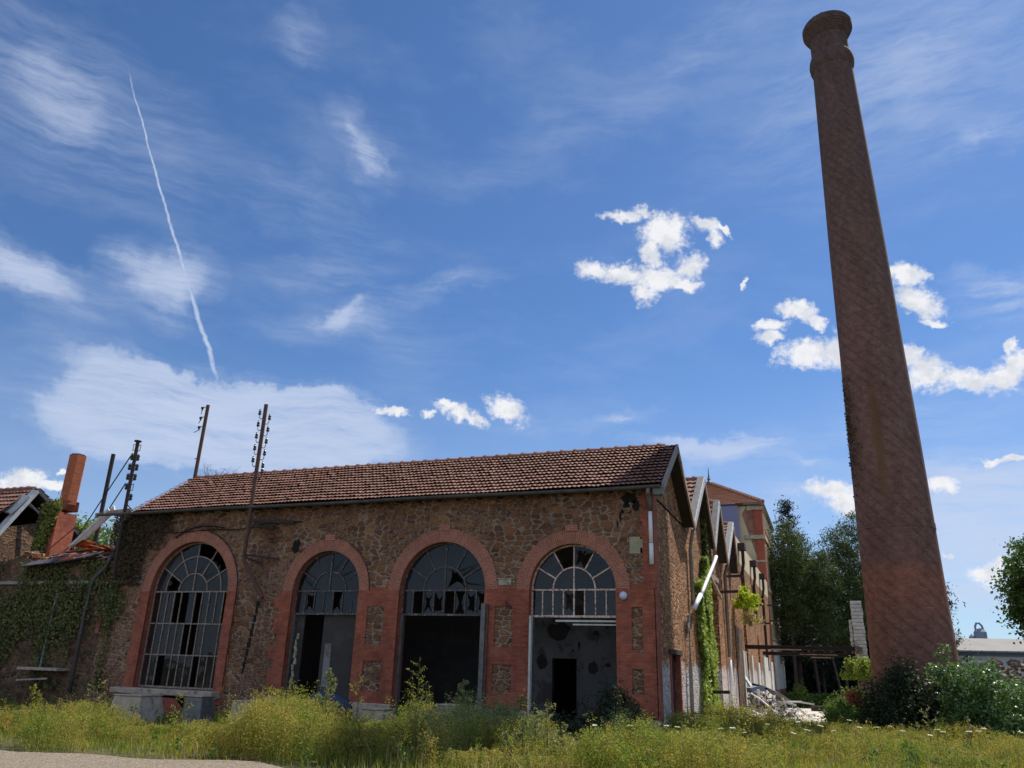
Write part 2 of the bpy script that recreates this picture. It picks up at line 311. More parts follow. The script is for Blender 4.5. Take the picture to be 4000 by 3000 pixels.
def brick_mat(name,c1,c2,mort,bw=.16,rh=.055,ms=.006,rot=0,dirt=.5,pale=.0,bst=.5,spiral=False,bands=None,streak=0):
    T=newmat(name); uv=uvof(T)
    v=T.map(uv,rot=(0,0,rot)) if rot else uv
    v=T.vm('ADD',v,T.vm('MULTIPLY',T.vm('SUBTRACT',T.noise(uv,7,2,.5,'Color'),(.5,.5,.5)),(.012,.012,0)))
    b=T.n('ShaderNodeTexBrick',{'Vector':v,'Color1':(0,0,0,1),'Color2':(1,1,1,1),'Mortar':(.5,.5,.5,1),'Scale':1.,'Mortar Size':ms,'Mortar Smooth':.3,'Bias':0.,'Brick Width':bw,'Row Height':rh})
    fac=b.outputs['Fac']
    # per brick random
    s=T.n('ShaderNodeSeparateXYZ',{0:v}); row=T.m('FLOOR',T.m('DIVIDE',s.outputs[1],rh)); 
    cb=T.m('FLOOR',T.m('ADD',T.m('DIVIDE',s.outputs[0],bw),T.m('MULTIPLY',T.m('MODULO',T.m('ABSOLUTE',row),2.),.5)))
    rnd=T.n('ShaderNodeTexWhiteNoise',{'Vector':T.n('ShaderNodeCombineXYZ',{0:cb,1:row,2:0.}).outputs[0]},noise_dimensions='2D').outputs['Value']
    c=T.mix(rnd,c1,c2)
    nz=T.noise(uv,3.2,6,.65); nz2=T.noise(uv,30,3,.6)
    c=T.mix(.85,c,T.mix(1.,c,T.ramp(nz,[(.28,(.48,.47,.50)),(.72,(1.35,1.32,1.3))]),'MULTIPLY'))
    c=T.mix(.5,c,T.mix(1.,c,T.ramp(nz2,[(.25,(.6,.6,.6)),(.75,(1.35,1.35,1.35))]),'MULTIPLY'))
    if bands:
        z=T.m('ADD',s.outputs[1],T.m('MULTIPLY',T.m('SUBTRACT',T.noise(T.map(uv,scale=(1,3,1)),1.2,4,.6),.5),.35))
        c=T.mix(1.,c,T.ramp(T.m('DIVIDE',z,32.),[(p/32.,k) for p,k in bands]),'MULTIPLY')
    if spiral:
        cols_=T.m('FLOOR',T.m('DIVIDE',s.outputs[0],.075))
        d=T.m('FRACT',T.m('DIVIDE',T.m('ADD',cols_,row),7.)); 
        hit=T.m('LESS_THAN',d,.145)
        msk=T.m('MULTIPLY',hit,T.sstep(T.noise(T.map(uv,scale=(1,.35,1)),.7,3,.6),.36,.50))
        msk=T.m('MULTIPLY',msk,T.m('GREATER_THAN',T.n('ShaderNodeTexWhiteNoise',{'Vector':T.n('ShaderNodeCombineXYZ',{0:cols_,1:row,2:3.}).outputs[0]},noise_dimensions='3D').outputs['Value'],.15))
        c=T.mix(T.m('MULTIPLY',msk,.40),c,(.05,.034,.028))
        # random open joints
        oj=T.m('MULTIPLY',T.sstep(T.noise(T.map(uv,scale=(1,6,1)),2.6,4,.65),.62,.68),.55); c=T.mix(oj,c,(.04,.03,.028))
        us=T.m('ADD',s.outputs[0],T.m('MULTIPLY',T.m('SUBTRACT',T.noise(T.map(uv,scale=(1.5,.6,1)),1.2,4,.6),.5),.35))
        ru=T.m('MULTIPLY',T.m('MULTIPLY',T.m('SUBTRACT',1,T.sstep(T.m('ABSOLUTE',T.m('SUBTRACT',us,6.28)),.03,.30)),T.m('MULTIPLY',T.sstep(s.outputs[1],6.8,9.),T.sstep(s.outputs[1],14.5,11.))),.85); c=T.mix(ru,c,(.17,.08,.022))
        ru2=T.m('MULTIPLY',T.m('MULTIPLY',T.m('SUBTRACT',1,T.sstep(T.m('ABSOLUTE',T.m('SUBTRACT',us,5.35)),.03,.35)),T.m('MULTIPLY',T.sstep(s.outputs[1],7.5,9.5),T.sstep(s.outputs[1],13.6,11.))),.6); c=T.mix(ru2,c,(.13,.065,.028))
        pal=T.m('MULTIPLY',T.sstep(T.noise(T.map(uv,loc=(3,4,0),scale=(1,.5,1)),.55,6,.7),.60,.74),.55); c=T.mix(pal,c,(.33,.25,.21))
    mcol=T.mix(T.noise(uv,5,3,.6),tuple(x*.6 for x in mort),mort)
    c=T.mix(T.m('MULTIPLY',fac,.85),c,mcol)
    st=T.sstep(T.noise(T.map(uv,scale=(1.3,.4,1),loc=(2,1,0)),.9,5,.62),.42,.68)
    c=T.mix(T.m('MULTIPLY',st,dirt),c,T.mix(1.,c,(.45,.42,.42),'MULTIPLY'))
    if pale:
        pm=T.m('MULTIPLY',T.sstep(T.noise(T.map(uv,loc=(8,3,0)),1.1,6,.7),.58,.70),pale); c=T.mix(pm,c,(.38,.30,.26))
    T.link(c,T.bsdf.inputs['Base Color']); T.bsdf.inputs['Roughness'].default_value=.92
    h=T.m('SUBTRACT',T.m('MULTIPLY',nz2,.4),T.m('MULTIPLY',fac,1.)); T.link(bump(T,h,bst,.012),T.bsdf.inputs['Normal'])
    return T.mat
def plain(name,c,rough=.8,metal=0.,var=.35,scale=4,c2=None,thr=(.45,.6),bst=.25,spec=.25,stretch=(1,1,1)):
    """worn surface: base colour mottled, with an optional second colour (rust, dirt) in patches"""
    T=newmat(name); o=T.map(obj(T),scale=stretch)
    nz=T.noise(o,scale,6,.65); k0,k1=1-var,1+var
    cc=T.mix(1.,c,T.ramp(nz,[(.25,(k0,k0,k0)),(.75,(k1,k1,k1))]),'MULTIPLY')
    if c2: cc=T.mix(T.sstep(T.noise(T.map(o,loc=(4,2,7)),scale*1.3,6,.7),*thr),cc,c2)
    T.link(cc,T.bsdf.inputs['Base Color']); T.bsdf.inputs['Roughness'].default_value=rough; T.bsdf.inputs['Metallic'].default_value=metal
    T.bsdf.inputs['Specular IOR Level'].default_value=spec
    if bst: T.link(bump(T,T.noise(o,scale*6,4,.6),bst,.01),T.bsdf.inputs['Normal'])
    return T.mat
def tile_mat(name,tw=.13,tl=.25,cols=None,moss=.4):
    T=newmat(name); uv=uvof(T); s=T.n('ShaderNodeSeparateXYZ',{0:uv})
    cu_=T.m('FLOOR',T.m('DIVIDE',s.outputs[0],tw)); cv=T.m('FLOOR',T.m('DIVIDE',s.outputs[1],tl))
    r=T.n('ShaderNodeTexWhiteNoise',{'Vector':T.n('ShaderNodeCombineXYZ',{0:cu_,1:cv,2:0.}).outputs[0]},noise_dimensions='2D').outputs['Value']
    cols=cols or [(.22,.11,.08),(.27,.135,.095),(.29,.145,.10),(.33,.175,.125),(.25,.125,.09)]
    c=T.ramp(r,[(i/(len(cols)-1),k) for i,k in enumerate(cols)])
    nz=T.noise(uv,1.1,5,.6); c=T.mix(.7,c,T.mix(1.,c,T.ramp(nz,[(.3,(.62,.6,.6)),(.7,(1.25,1.22,1.2))]),'MULTIPLY'))
    n2=T.noise(uv,18,5,.7); c=T.mix(.6,c,T.mix(1.,c,T.ramp(n2,[(.3,(.55,.55,.55)),(.7,(1.3,1.3,1.3))]),'MULTIPLY'))
    mo=T.m('MULTIPLY',T.sstep(T.noise(T.map(uv,loc=(3,3,0)),2.3,6,.7),.56,.70),moss); c=T.mix(mo,c,(.045,.035,.025))
    T.link(c,T.bsdf.inputs['Base Color']); T.bsdf.inputs['Roughness'].default_value=.85
    T.link(bump(T,n2,.3,.01),T.bsdf.inputs['Normal']); return T.mat
def leaf_mat(name,cols,trans=.3,rough=.6,gloss=.25,patch=None):
    T=newmat(name); r=T.n('ShaderNodeNewGeometry').outputs['Random Per Island']
    c=T.ramp(r,[(i/(len(cols)-1),k) for i,k in enumerate(cols)])
    if patch:  # broad patches of another tone across the ground, and plant-sized variation
        o=obj(T); pv=T.noise(T.map(o,loc=(7,2,5),scale=(1,1,.3)),2.6,3,.6); c=T.mix(.85,c,T.mix(1.,c,T.ramp(pv,[(.30,(.42,.62,.42)),(.45,(.8,1.,.75)),(.58,(1.15,1.1,1.)),(.72,(1.35,1.02,.8))]),'MULTIPLY')); c=T.mix(T.sstep(T.noise(o,patch[0],4,.6),*patch[2]),c,T.mix(1.,c,patch[1],'MULTIPLY'))
    T.link(c,T.bsdf.inputs['Base Color']); T.bsdf.inputs['Roughness'].default_value=rough; T.bsdf.inputs['Specular IOR Level'].default_value=gloss
    tr=T.n('ShaderNodeBsdfTranslucent',{'Color':T.mix(1.,c,(1.25,1.25,.75),'MULTIPLY')})
    mx=T.n('ShaderNodeMixShader',{0:trans,1:T.bsdf.outputs[0],2:tr.outputs[0]}); T.link(mx.outputs[0],T.out.inputs[0]); return T.mat
def glass_mat(name):
    T=newmat(name); o=obj(T)
    rp=T.n('ShaderNodeNewGeometry').outputs['Random Per Island']; d=T.m('MULTIPLY',T.sstep(T.noise(o,3,6,.65),.35,.75),T.m('MULTIPLY',rp,1.6))
    tr=T.n('ShaderNodeBsdfTransparent',{'Color':(.55,.57,.6,1)}).outputs[0]; gl=T.n('ShaderNodeBsdfGlossy',{'Color':(.9,.95,1,1),'Roughness':.02}).outputs[0]
    T.link(bump(T,T.noise(o,1.4,2,.5),.25,.05),gl.node.inputs['Normal'])
    df=T.n('ShaderNodeBsdfDiffuse',{'Color':(.10,.098,.098,1)}).outputs[0]
    lw=T.n('ShaderNodeLayerWeight',{'Blend':.25}).outputs['Fresnel']
    a=T.n('ShaderNodeMixShader',{0:T.m('ADD',T.m('MULTIPLY',lw,.35),.025),1:tr,2:gl}).outputs[0]
    b=T.n('ShaderNodeMixShader',{0:T.m('ADD',T.m('MULTIPLY',rp,.16),T.m('MULTIPLY',d,.30)),1:a,2:df}).outputs[0]
    T.link(b,T.out.inputs[0]); return T.mat

M={}
OC=[(.14,.068,.038),(.25,.125,.060),(.31,.155,.068),(.18,.09,.06),(.27,.122,.058),(.21,.10,.062),(.32,.175,.09)]
M['stone']=stone_mat('rubble_stone',OC,(.38,.285,.21),sc_=(3.7,6.9),mw=(.03,.12))
M['stone_side']=stone_mat('rubble_stone_side',[(.22,.11,.055),(.46,.22,.095),(.58,.30,.13),(.36,.18,.095)],(.15,.08,.05),sc_=(4.4,7.4),mw=(.03,.12),plaster=(1.75,(.75,.70,.66)),bst=.7)
M['stone_dark']=stone_mat('mossy_shaded_stone',[(.08,.06,.035),(.17,.105,.06),(.24,.13,.08),(.11,.08,.05)],(.24,.175,.125),sc_=(4.5,7),mw=(.02,.05))
M['stone_in']=stone_mat('old_inner_stone',OC,(.30,.25,.2),dark=.6)
M['brick']=brick_mat('red_brick',(.36,.088,.050),(.46,.14,.08),(.34,.18,.12),pale=.2)
M['arch']=brick_mat('arch_brick',(.40,.10,.052),(.52,.16,.09),(.50,.33,.24),bw=.17,rh=.055,ms=.013,pale=.15,dirt=.35)
M['brick_mill']=brick_mat('mill_brick',(.36,.15,.09),(.46,.21,.13),(.40,.28,.21),bw=.3,rh=.1,ms=.012,pale=.4)
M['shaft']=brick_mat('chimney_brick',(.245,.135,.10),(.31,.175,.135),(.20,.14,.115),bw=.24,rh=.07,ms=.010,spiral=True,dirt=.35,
   bands=[(0,(.8,.72,.66)),(2.6,(1.0,.85,.75)),(3.6,(1.1,.86,.74)),(4.6,(1.35,.90,.70)),(5.3,(1.35,.92,.70)),(5.6,(.95,.84,.78)),(14,(.90,.82,.79)),(22,(.66,.65,.66)),(32,(.45,.46,.50))])  # lowest stops dim the foot: shade near the ground put into the brick colour
M['tile']=tile_mat('roof_tile'); M['tile_mill']=tile_mat('mill_roof_tile',.3,.4,[(.38,.18,.11),(.44,.22,.135),(.40,.19,.115)],.12)
M['plinth']=plain('plinth_limestone',(.46,.37,.28),.9,var=.4,scale=5,c2=(.15,.14,.11),thr=(.5,.7))
M['concrete']=plain('weathered_concrete',(.46,.37,.28),.9,var=.35,scale=4,c2=(.14,.14,.12),thr=(.5,.7))
M['plaster']=plain('inner_plaster',(.27,.25,.235),.95,var=.3,scale=1.2,c2=(.15,.135,.12),thr=(.5,.6))
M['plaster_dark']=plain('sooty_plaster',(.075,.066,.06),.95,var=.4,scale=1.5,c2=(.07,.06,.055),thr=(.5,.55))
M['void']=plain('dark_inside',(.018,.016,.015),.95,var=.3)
M['rust']=plain('rusty_iron',(.10,.055,.042),.75,var=.4,scale=9,c2=(.17,.075,.04),thr=(.45,.65),spec=.3)
M['rust_dark']=plain('dark_iron',(.045,.034,.032),.7,var=.4,scale=8,c2=(.09,.045,.03),thr=(.5,.7))
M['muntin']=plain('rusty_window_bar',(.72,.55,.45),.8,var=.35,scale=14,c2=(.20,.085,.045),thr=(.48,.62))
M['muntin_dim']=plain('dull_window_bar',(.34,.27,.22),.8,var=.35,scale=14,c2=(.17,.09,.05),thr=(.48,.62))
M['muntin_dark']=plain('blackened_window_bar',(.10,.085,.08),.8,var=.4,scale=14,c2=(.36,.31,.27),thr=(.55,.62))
M['glass']=glass_mat('dirty_glass')
M['zinc']=plain('grey_zinc',(.17,.16,.15),.5,metal=.3,var=.3,scale=5,c2=(.08,.075,.07),thr=(.5,.7),spec=.5)
M['gutter']=plain('dark_gutter_zinc',(.10,.095,.09),.6,var=.35,scale=3,c2=(.17,.16,.15),thr=(.5,.7))
M['zinc_light']=plain('bright_flashing',(.50,.48,.45),.5,var=.25,scale=6,c2=(.25,.23,.2),thr=(.55,.72),spec=.4)
M['pvc']=plain('white_plastic',(.78,.78,.78),.45,var=.06,scale=3,c2=(.5,.45,.38),thr=(.62,.8),bst=0,spec=.5)
M['wood_grey']=plain('grey_board',(.33,.30,.26),.85,var=.3,scale=3,stretch=(1,1,8),c2=(.2,.17,.14),thr=(.5,.7))
M['wood_brown']=plain('brown_board',(.36,.26,.185),.85,var=.35,scale=3,c2=(.12,.085,.06),thr=(.5,.7))
M['wood_dark']=plain('dark_timber',(.05,.037,.03),.9,var=.4,scale=4)
M['door_red']=plain('dark_red_door',(.085,.022,.022),.6,var=.4,scale=4,c2=(.14,.05,.04),thr=(.55,.7),spec=.3)
M['cream']=plain('cream_render',(.62,.50,.32),.9,var=.2,scale=.6,c2=(.35,.28,.2),thr=(.55,.75))
M['panel']=plain('violet_grey_panel',(.235,.235,.36),.6,var=.1,scale=.5,spec=.3,bst=0)
M['maroon']=plain('maroon_trim',(.15,.04,.05),.7,var=.2)
M['redpaint']=plain('red_painted_render',(.38,.10,.055),.8,var=.25,scale=1.,c2=(.16,.05,.04),thr=(.55,.7))
M['paleframe']=plain('pale_frame',(.60,.58,.52),.8,var=.25,scale=2,c2=(.42,.38,.3),thr=(.5,.7))
M['terra']=plain('terracotta_flue',(.42,.125,.055),.8,var=.25,scale=4,c2=(.30,.10,.05),thr=(.5,.7))
M['mortar']=plain('pale_mortar',(.34,.22,.16),.9,var=.3,scale=8)
M['insul']=plain('dark_green_glass',(.02,.035,.03),.2,var=.2,spec=.6,bst=0)
M['cable']=plain('black_cable',(.02,.02,.02),.6,var=.2,bst=0)
M['bark']=plain('pine_bark',(.075,.055,.045),.95,var=.4,scale=3,bst=.6)
M['stem']=plain('green_stem',(.10,.13,.04),.8,var=.3,bst=0)
M['drystem']=plain('dry_stem',(.22,.16,.09),.9,var=.3,bst=0)
M['lampw']=plain('frosted_lamp_glass',(.62,.66,.78),.3,var=.08,spec=.5,bst=0)
M['sheet']=plain('white_corrugated_sheet',(.50,.52,.52),.6,var=.25,scale=3,c2=(.3,.3,.28),thr=(.5,.7))
M['bluesheet']=plain('blue_grey_sheet',(.22,.27,.36),.5,var=.2,scale=3)
M['slate']=plain('slate_slab',(.085,.08,.095),.7,var=.35,scale=5,c2=(.14,.12,.11),thr=(.5,.7))
M['bluewrap']=plain('blue_tarpaulin',(.03,.045,.085),.5,var=.3,spec=.4)
M['debris_w']=plain('white_debris',(.62,.60,.57),.7,var=.25,c2=(.35,.32,.3),thr=(.5,.7))
M['rubble']=stone_mat('rubble_surface',[(.22,.17,.13),(.34,.28,.22),(.28,.19,.13),(.4,.36,.3)],(.2,.17,.14),sc_=(3,3))
M['whse']=plain('fibre_cement_roof',(.27,.255,.23),.8,var=.2,scale=.3); M['whsew']=plain('pale_cladding',(.55,.55,.53),.7,var=.1,scale=.2); M['whseb']=plain('blue_grey_cladding',(.16,.21,.25),.6,var=.15,scale=.2)
M['silo']=plain('silo_steel',(.22,.26,.33),.5,var=.2,scale=.5)
# vegetation
M['weed']=leaf_mat('weed_leaf',[(.15,.16,.035),(.30,.27,.055),(.42,.36,.09),(.22,.22,.05),(.46,.35,.12),(.26,.17,.07)],.4,patch=(.55,(.6,.85,.55),(.48,.64)))
M['grass']=leaf_mat('grass_blade',[(.12,.17,.022),(.26,.29,.04),(.36,.34,.06),(.19,.25,.03),(.42,.34,.11)],.4,patch=(.4,(1.3,1.0,.8),(.48,.66)))
M['drygrass']=leaf_mat('dry_grass',[(.36,.29,.12),(.46,.38,.18),(.28,.26,.09)],.3)
M['spire']=leaf_mat('spire_leaf',[(.16,.19,.075),(.24,.27,.11),(.30,.31,.14)],.3)
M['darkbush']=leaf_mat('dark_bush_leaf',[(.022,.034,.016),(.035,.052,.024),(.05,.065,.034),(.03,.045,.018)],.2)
M['silver']=leaf_mat('silvery_leaf',[(.06,.12,.03),(.10,.20,.045),(.08,.16,.035),(.14,.25,.07),(.30,.38,.26)],.3,rough=.4,gloss=.5)
M['greenbush']=leaf_mat('green_bush_leaf',[(.05,.10,.02),(.10,.17,.03),(.15,.21,.05)],.3)
M['redleaf']=leaf_mat('reddish_leaf',[(.30,.09,.05),(.38,.15,.09),(.22,.1,.04)],.3)
M['ivy']=leaf_mat('ivy_leaf',[(.045,.065,.022),(.09,.115,.032),(.15,.16,.045),(.22,.18,.055)],.2,gloss=.3)
M['ivy_brown']=leaf_mat('dried_ivy_leaf',[(.05,.035,.018),(.09,.06,.03),(.065,.045,.02)],.15)
M['ivy_bright']=leaf_mat('bright_creeper_leaf',[(.16,.24,.03),(.26,.34,.04),(.36,.42,.10),(.2,.27,.04)],.4,gloss=.4)
M['lime']=leaf_mat('lime_leaf',[(.30,.38,.02),(.42,.48,.03),(.24,.34,.02)],.45)
M['pine']=leaf_mat('pine_needle',[(.04,.065,.025),(.085,.12,.038),(.14,.175,.055),(.055,.09,.035)],.2)
M['spruce']=leaf_mat('spruce_needle',[(.012,.028,.020),(.022,.042,.030),(.035,.055,.035)],.1)
M['decid']=leaf_mat('poplar_leaf',[(.05,.10,.02),(.09,.16,.035),(.12,.20,.05),(.07,.125,.03)],.3,gloss=.4)
M['hill']=leaf_mat('far_leaf',[(.09,.15,.035),(.16,.24,.06),(.22,.30,.08)],.25)
M['creeper_mix']=leaf_mat('yellowing_creeper_leaf',[(.10,.14,.03),(.20,.25,.05),(.28,.28,.07),(.14,.13,.05)],.3)
M['pane_dim']=plain('dim_pane',(.10,.09,.08),.6,var=.3)
M['dryweed']=leaf_mat('dead_weed',[(.17,.11,.05),(.26,.17,.08),(.12,.08,.04),(.33,.25,.12)],.2)
M['umbel']=leaf_mat('white_umbel',[(.8,.8,.74),(.7,.7,.62)],.3)
def ground_mat():
    T=newmat('dry_ground'); o=obj(T); nz=T.noise(o,1.3,6,.65); n2=T.noise(o,14,5,.7)
    c=T.mix(T.sstep(nz,.38,.62),(.10,.085,.045),(.055,.062,.022)); c=T.mix(.5,c,T.mix(1.,c,T.ramp(n2,[(.3,(.5,.5,.5)),(.7,(1.5,1.5,1.5))]),'MULTIPLY'))
    T.link(c,T.bsdf.inputs['Base Color']); T.bsdf.inputs['Roughness'].default_value=.97; T.link(bump(T,n2,.6,.03),T.bsdf.inputs['Normal']); return T.mat
M['ground']=ground_mat()
def gravel_mat():
    T=newmat('sandy_gravel'); o=obj(T); v=T.n('ShaderNodeTexVoronoi',{'Vector':o,'Scale':34.}); s=T.n('ShaderNodeSeparateColor',{0:v.outputs['Color']}).outputs[0]
    c=T.mix(s,(.15,.12,.085),(.33,.27,.205)); c=T.mix(T.sstep(T.noise(o,1.6,5,.65),.45,.7),c,(.23,.18,.125)); c=T.mix(T.sstep(T.noise(T.map(o,loc=(3,1,0)),2.4,5,.65),.60,.72),c,(.12,.13,.04))
    T.link(c,T.bsdf.inputs['Base Color']); T.bsdf.inputs['Roughness'].default_value=.95; T.link(bump(T,v.outputs['Distance'],.8,.02),T.bsdf.inputs['Normal']); return T.mat
M['gravel']=gravel_mat()
M['path']=plain('pale_concrete_slab',(.62,.56,.48),.9,var=.2,scale=1.2,c2=(.25,.21,.17),thr=(.55,.7))

# ------------------------------------------------------------------ setting: ground
def gz(x,y): return 0. if y<14 else -.02*(y-14)
g=MB(); xs=[-900,-300,-120,-60,-40]+list(range(-30,31,2))+[40,60,120,300,900]; ysn=[-120,-60,-40]+list(range(-30,71,3))+[90,130,300,900]
for i in range(len(xs)-1):
    for j in range(len(ysn)-1):
        x0,x1,y0,y1=xs[i],xs[i+1],ysn[j],ysn[j+1]
        zf=lambda x,y: gz(x,min(y,70))+.05*math.sin(x*.7+y*.3)*(abs(x)<25 and -14<y<-2)
        g.face([(x0,y0,zf(x0,y0)-.05),(x1,y0,zf(x1,y0)-.05),(x1,y1,zf(x1,y1)-.05),(x0,y1,zf(x0,y1)-.05)])
tag(g.build('ground',M['ground'],weld=True),kind='structure')
# gravel track crossing in front (edge wanders)
g=MB(); N_=60; pts=[]
def gedge(x): return -8.75+.35*math.sin(x*.9)+.22*math.sin(x*2.3+1)+.05*(x+8)*(x>-8)*1.2
for i in range(N_):
    xa=-26+i*.5; xb=xa+.5
    g.face([(xa,-30,.004),(xb,-30,.004),(xb,gedge(xb),.012),(xa,gedge(xa),.012)])
tag(g.build('gravel_track',M['gravel'],weld=True),kind='structure')
g=MB()
for i in range(24):
    ya=8+i*1.75; yb=ya+1.73; wob=lambda y: 3.6+.25*math.sin(y*.5)+.12*math.sin(y*1.7)
    for xa,xb in ((.2,1.9),(1.92,None)):
        g.face([(xa,ya,gz(0,ya)+.02+.004*(i%3)),(xb or wob(ya),ya,gz(0,ya)+.02+.004*(i%3)),(xb or wob(yb),yb,gz(0,yb)+.02+.004*(i%2)),(xa,yb,gz(0,yb)+.02)])
tag(g.build('concrete_path',M['path']),kind='structure')

# ------------------------------------------------------------------ main hall
ZS=3.5; YE,ZE=-.35,6.02; YR,ZR=2.15,7.70
ARCH=[dict(l=-16.104,r=-13.052,ro=.34,sill=.62),dict(l=-10.684,r=-8.428,ro=.345,sill=None),dict(l=-7.125,r=-4.544,ro=.36,sill=None),dict(l=-3.29,r=-.99,ro=.36,sill=None)]
hall=empty('factory_hall',(-8.6,0,0),'long derelict rubble stone factory hall with four red brick arches and a clay tile roof','building')
def strip_wall(name,x0,x1,ztop,openings,y0,y1,mats,parent,zb=-.4):
    br={x0,x1}
    for a in openings:
        c=(a['l']+a['r'])/2;r=(a['r']-a['l'])/2
        for k in range(0,33): br.add(round(c-r*math.cos(math.pi*k/32),5))
    br=sorted(br); m=MB()
    zt=ztop if callable(ztop) else (lambda x:ztop)
    def arch_z(a,x):
        c=(a['l']+a['r'])/2;r=(a['r']-a['l'])/2
        return ZS+math.sqrt(max(0,r*r-(x-c)**2))
    for xa,xb in zip(br,br[1:]):
        xm=(xa+xb)/2; a=next((q for q in openings if q['l']<xm<q['r']),None)
        spans=[]
        if a is None: spans=[((zb,zb),(zt(xa),zt(xb)))]
        else:
            spans=[((arch_z(a,xa),arch_z(a,xb)),(zt(xa),zt(xb)))]
            if a['sill']: spans.append(((zb,zb),(a['sill'],a['sill']))); m.face([(xa,y0,a['sill']),(xb,y0,a['sill']),(xb,y1,a['sill']),(xa,y1,a['sill'])],1)
            m.face([(xb,y0,arch_z(a,xb)),(xa,y0,arch_z(a,xa)),(xa,y1,arch_z(a,xa)),(xb,y1,arch_z(a,xb))],1)
        for (b0,b1),(t0,t1) in spans:
            m.face([(xa,y0,b0),(xb,y0,b1),(xb,y0,t1),(xa,y0,t0)],0); m.face([(xb,y1,b1),(xa,y1,b0),(xa,y1,t0),(xb,y1,t1)],2)
    for a in openings:
        zb_=a['sill'] or zb
        m.face([(a['l'],y0,zb_),(a['l'],y0,ZS),(a['l'],y1,ZS),(a['l'],y1,zb_)][::-1],1); m.face([(a['r'],y0,zb_),(a['r'],y0,ZS),(a['r'],y1,ZS),(a['r'],y1,zb_)],1)
    for x in (x0,x1): m.face([(x,y0,zb),(x,y1,zb),(x,y1,zt(x)),(x,y0,zt(x))],0)
    return m.build(name,mats,parent)
fw=strip_wall('stone_wall',-17.9,0,6.0,ARCH,0,.45,[M['stone'],M['brick'],M['plaster_dark']],hall)
# brick dressings ----------------------------------------------------
def ring(a,parent,key=True):
    c=(a['l']+a['r'])/2;ri=(a['r']-a['l'])/2;ro=ri+a['ro']; m=MB(); n=max(24,int(math.pi*ri/.055)//2*2); P=.022
    rr=random.Random(int(ri*1000))
    for k in range(n):
        t0=math.pi*k/n;t1=math.pi*(k+1)/n; o=ro+rr.choice((0,0,.012,-.014)); pr=P+rr.uniform(-.004,.004)
        if k%n<2 or k%n>n-3: o=ro
        f=lambda r,t,y:(c-r*math.cos(t),y,ZS+r*math.sin(t))
        A,B,C_,D=f(ri,t0,-pr),f(ri,t1,-pr),f(o,t1,-pr),f(o,t0,-pr)
        u0,u1=ri*t0*1.15,ri*t1*1.15
        m.face([A,B,C_,D][::-1],0,[(0,u0),(0,u1),(a['ro'],u1),(a['ro'],u0)][::-1])
        for (p,q) in ((D,C_),): m.face([p,q,(q[0],.02,q[2]),(p[0],.02,p[2])],0)
        m.face([B,A,(A[0],.02,A[2]),(B[0],.02,B[2])],0)
    if key: m.box(c-.17,c+.17,-.045,.02,ZS+ro-.05,ZS+ro+.13,0)
    else: m.box(c-.16,c+.16,-.04,.02,ZS+ro-.05,ZS+ro+.06,0)
    return m.build('brick_arch',M['arch'],parent)
for i,a in enumerate(ARCH): ring(a,hall,key=i>0)
P=.022; q=MB()
def cells(x0,x1,z0,z1,holes=()):
    """brick facing with recessed panels"""
    zs=sorted({z0,z1,*[h[2] for h in holes],*[h[3] for h in holes]})
    global q
    q=MB()
    for za,zb in zip(zs,zs[1:]):
        hs=sorted([h for h in holes if h[2]<=za+1e-6 and h[3]>=zb-1e-6]); x=x0
        for h in hs: q.box(x,h[0],-P-.012,.02,za,zb); x=h[1]
        q.box(x,x1,-P-.012,.02,za,zb)
    q.build('brick_pier',M['brick'],hall)
cells(-4.544,-3.29,.56,3.5,[(-4.24,-3.73,2.06,3.08),(-4.26,-3.73,.98,1.63)])
cells(-8.428,-7.125,.56,3.5,[(-8.09,-7.56,2.04,3.06),(-8.08,-7.51,.86,1.63)])
cells(-.99,0.0,.56,3.5,[(-.6,-.33,2.01,3.06),(-.62,-.33,1.06,1.62)])
q=MB()
for z0,z1,x0,x1 in ((3.5,3.58,-4.18,-3.66),(3.5,3.58,-8.07,-7.5)): q.box(x0,x1,-P-.008,.02,z0,z1)
q.box(-.6,0.022,-.03,.02,3.5,3.62)
q.each('brick_springer',M['brick'],hall); q=MB()
k=0; z=3.62
while z<5.98:
    q.box(-.27-(.07 if k%2 else 0),0.02,-.03,.02,z,min(z+.22,5.98)); z+=.22;k+=1
q.box(-.02,.022,-.034,.45,.0,5.98)   # corner return
q.build('corner_quoin',M['brick'],hall)
for (xe,s,zlo) in ((-10.684,-1,.56),(-16.104,-1,.3),(-13.052,1,.3)):
    z=zlo;k=0; q=MB()
    while z<3.5:
        w_=.36+(.0,.14,.03,.2)[k%4]*(1 if xe==-10.684 else .25); h_=(.33,.42,.28,.37)[k%4]
        a_,b_=sorted((xe,xe+s*w_)); q.box(a_,b_,-P-.006,.02,z,min(z+h_,3.5)); z+=h_;k+=1
    q.build('toothed_jamb',M['brick'],hall)
q=MB()
for x0,x1,z1 in ((-11.14,-10.684,.57),(-8.428,-7.125,.56),(-4.544,-3.29,.56),(-.99,.03,.5)): q.box(x0,x1,-.06,.02,-.3,z1)
q.each('stone_plinth',M['plinth'],hall,bevel=.02)
q=MB(); q.box(-4.17,-3.8,-.035,.02,3.60,3.76); q.box(-4.21,-3.76,-.045,.02,3.765,3.79); q.each('stone_block',M['plinth'],hall,bevel=.01)
q=MB(); q.box(-.62,-.27,-.03,.01,4.35,4.78); q.build('pale_stone_patch',plain('pale_stone',(.36,.32,.2),.9,var=.3),hall,bevel=.03)
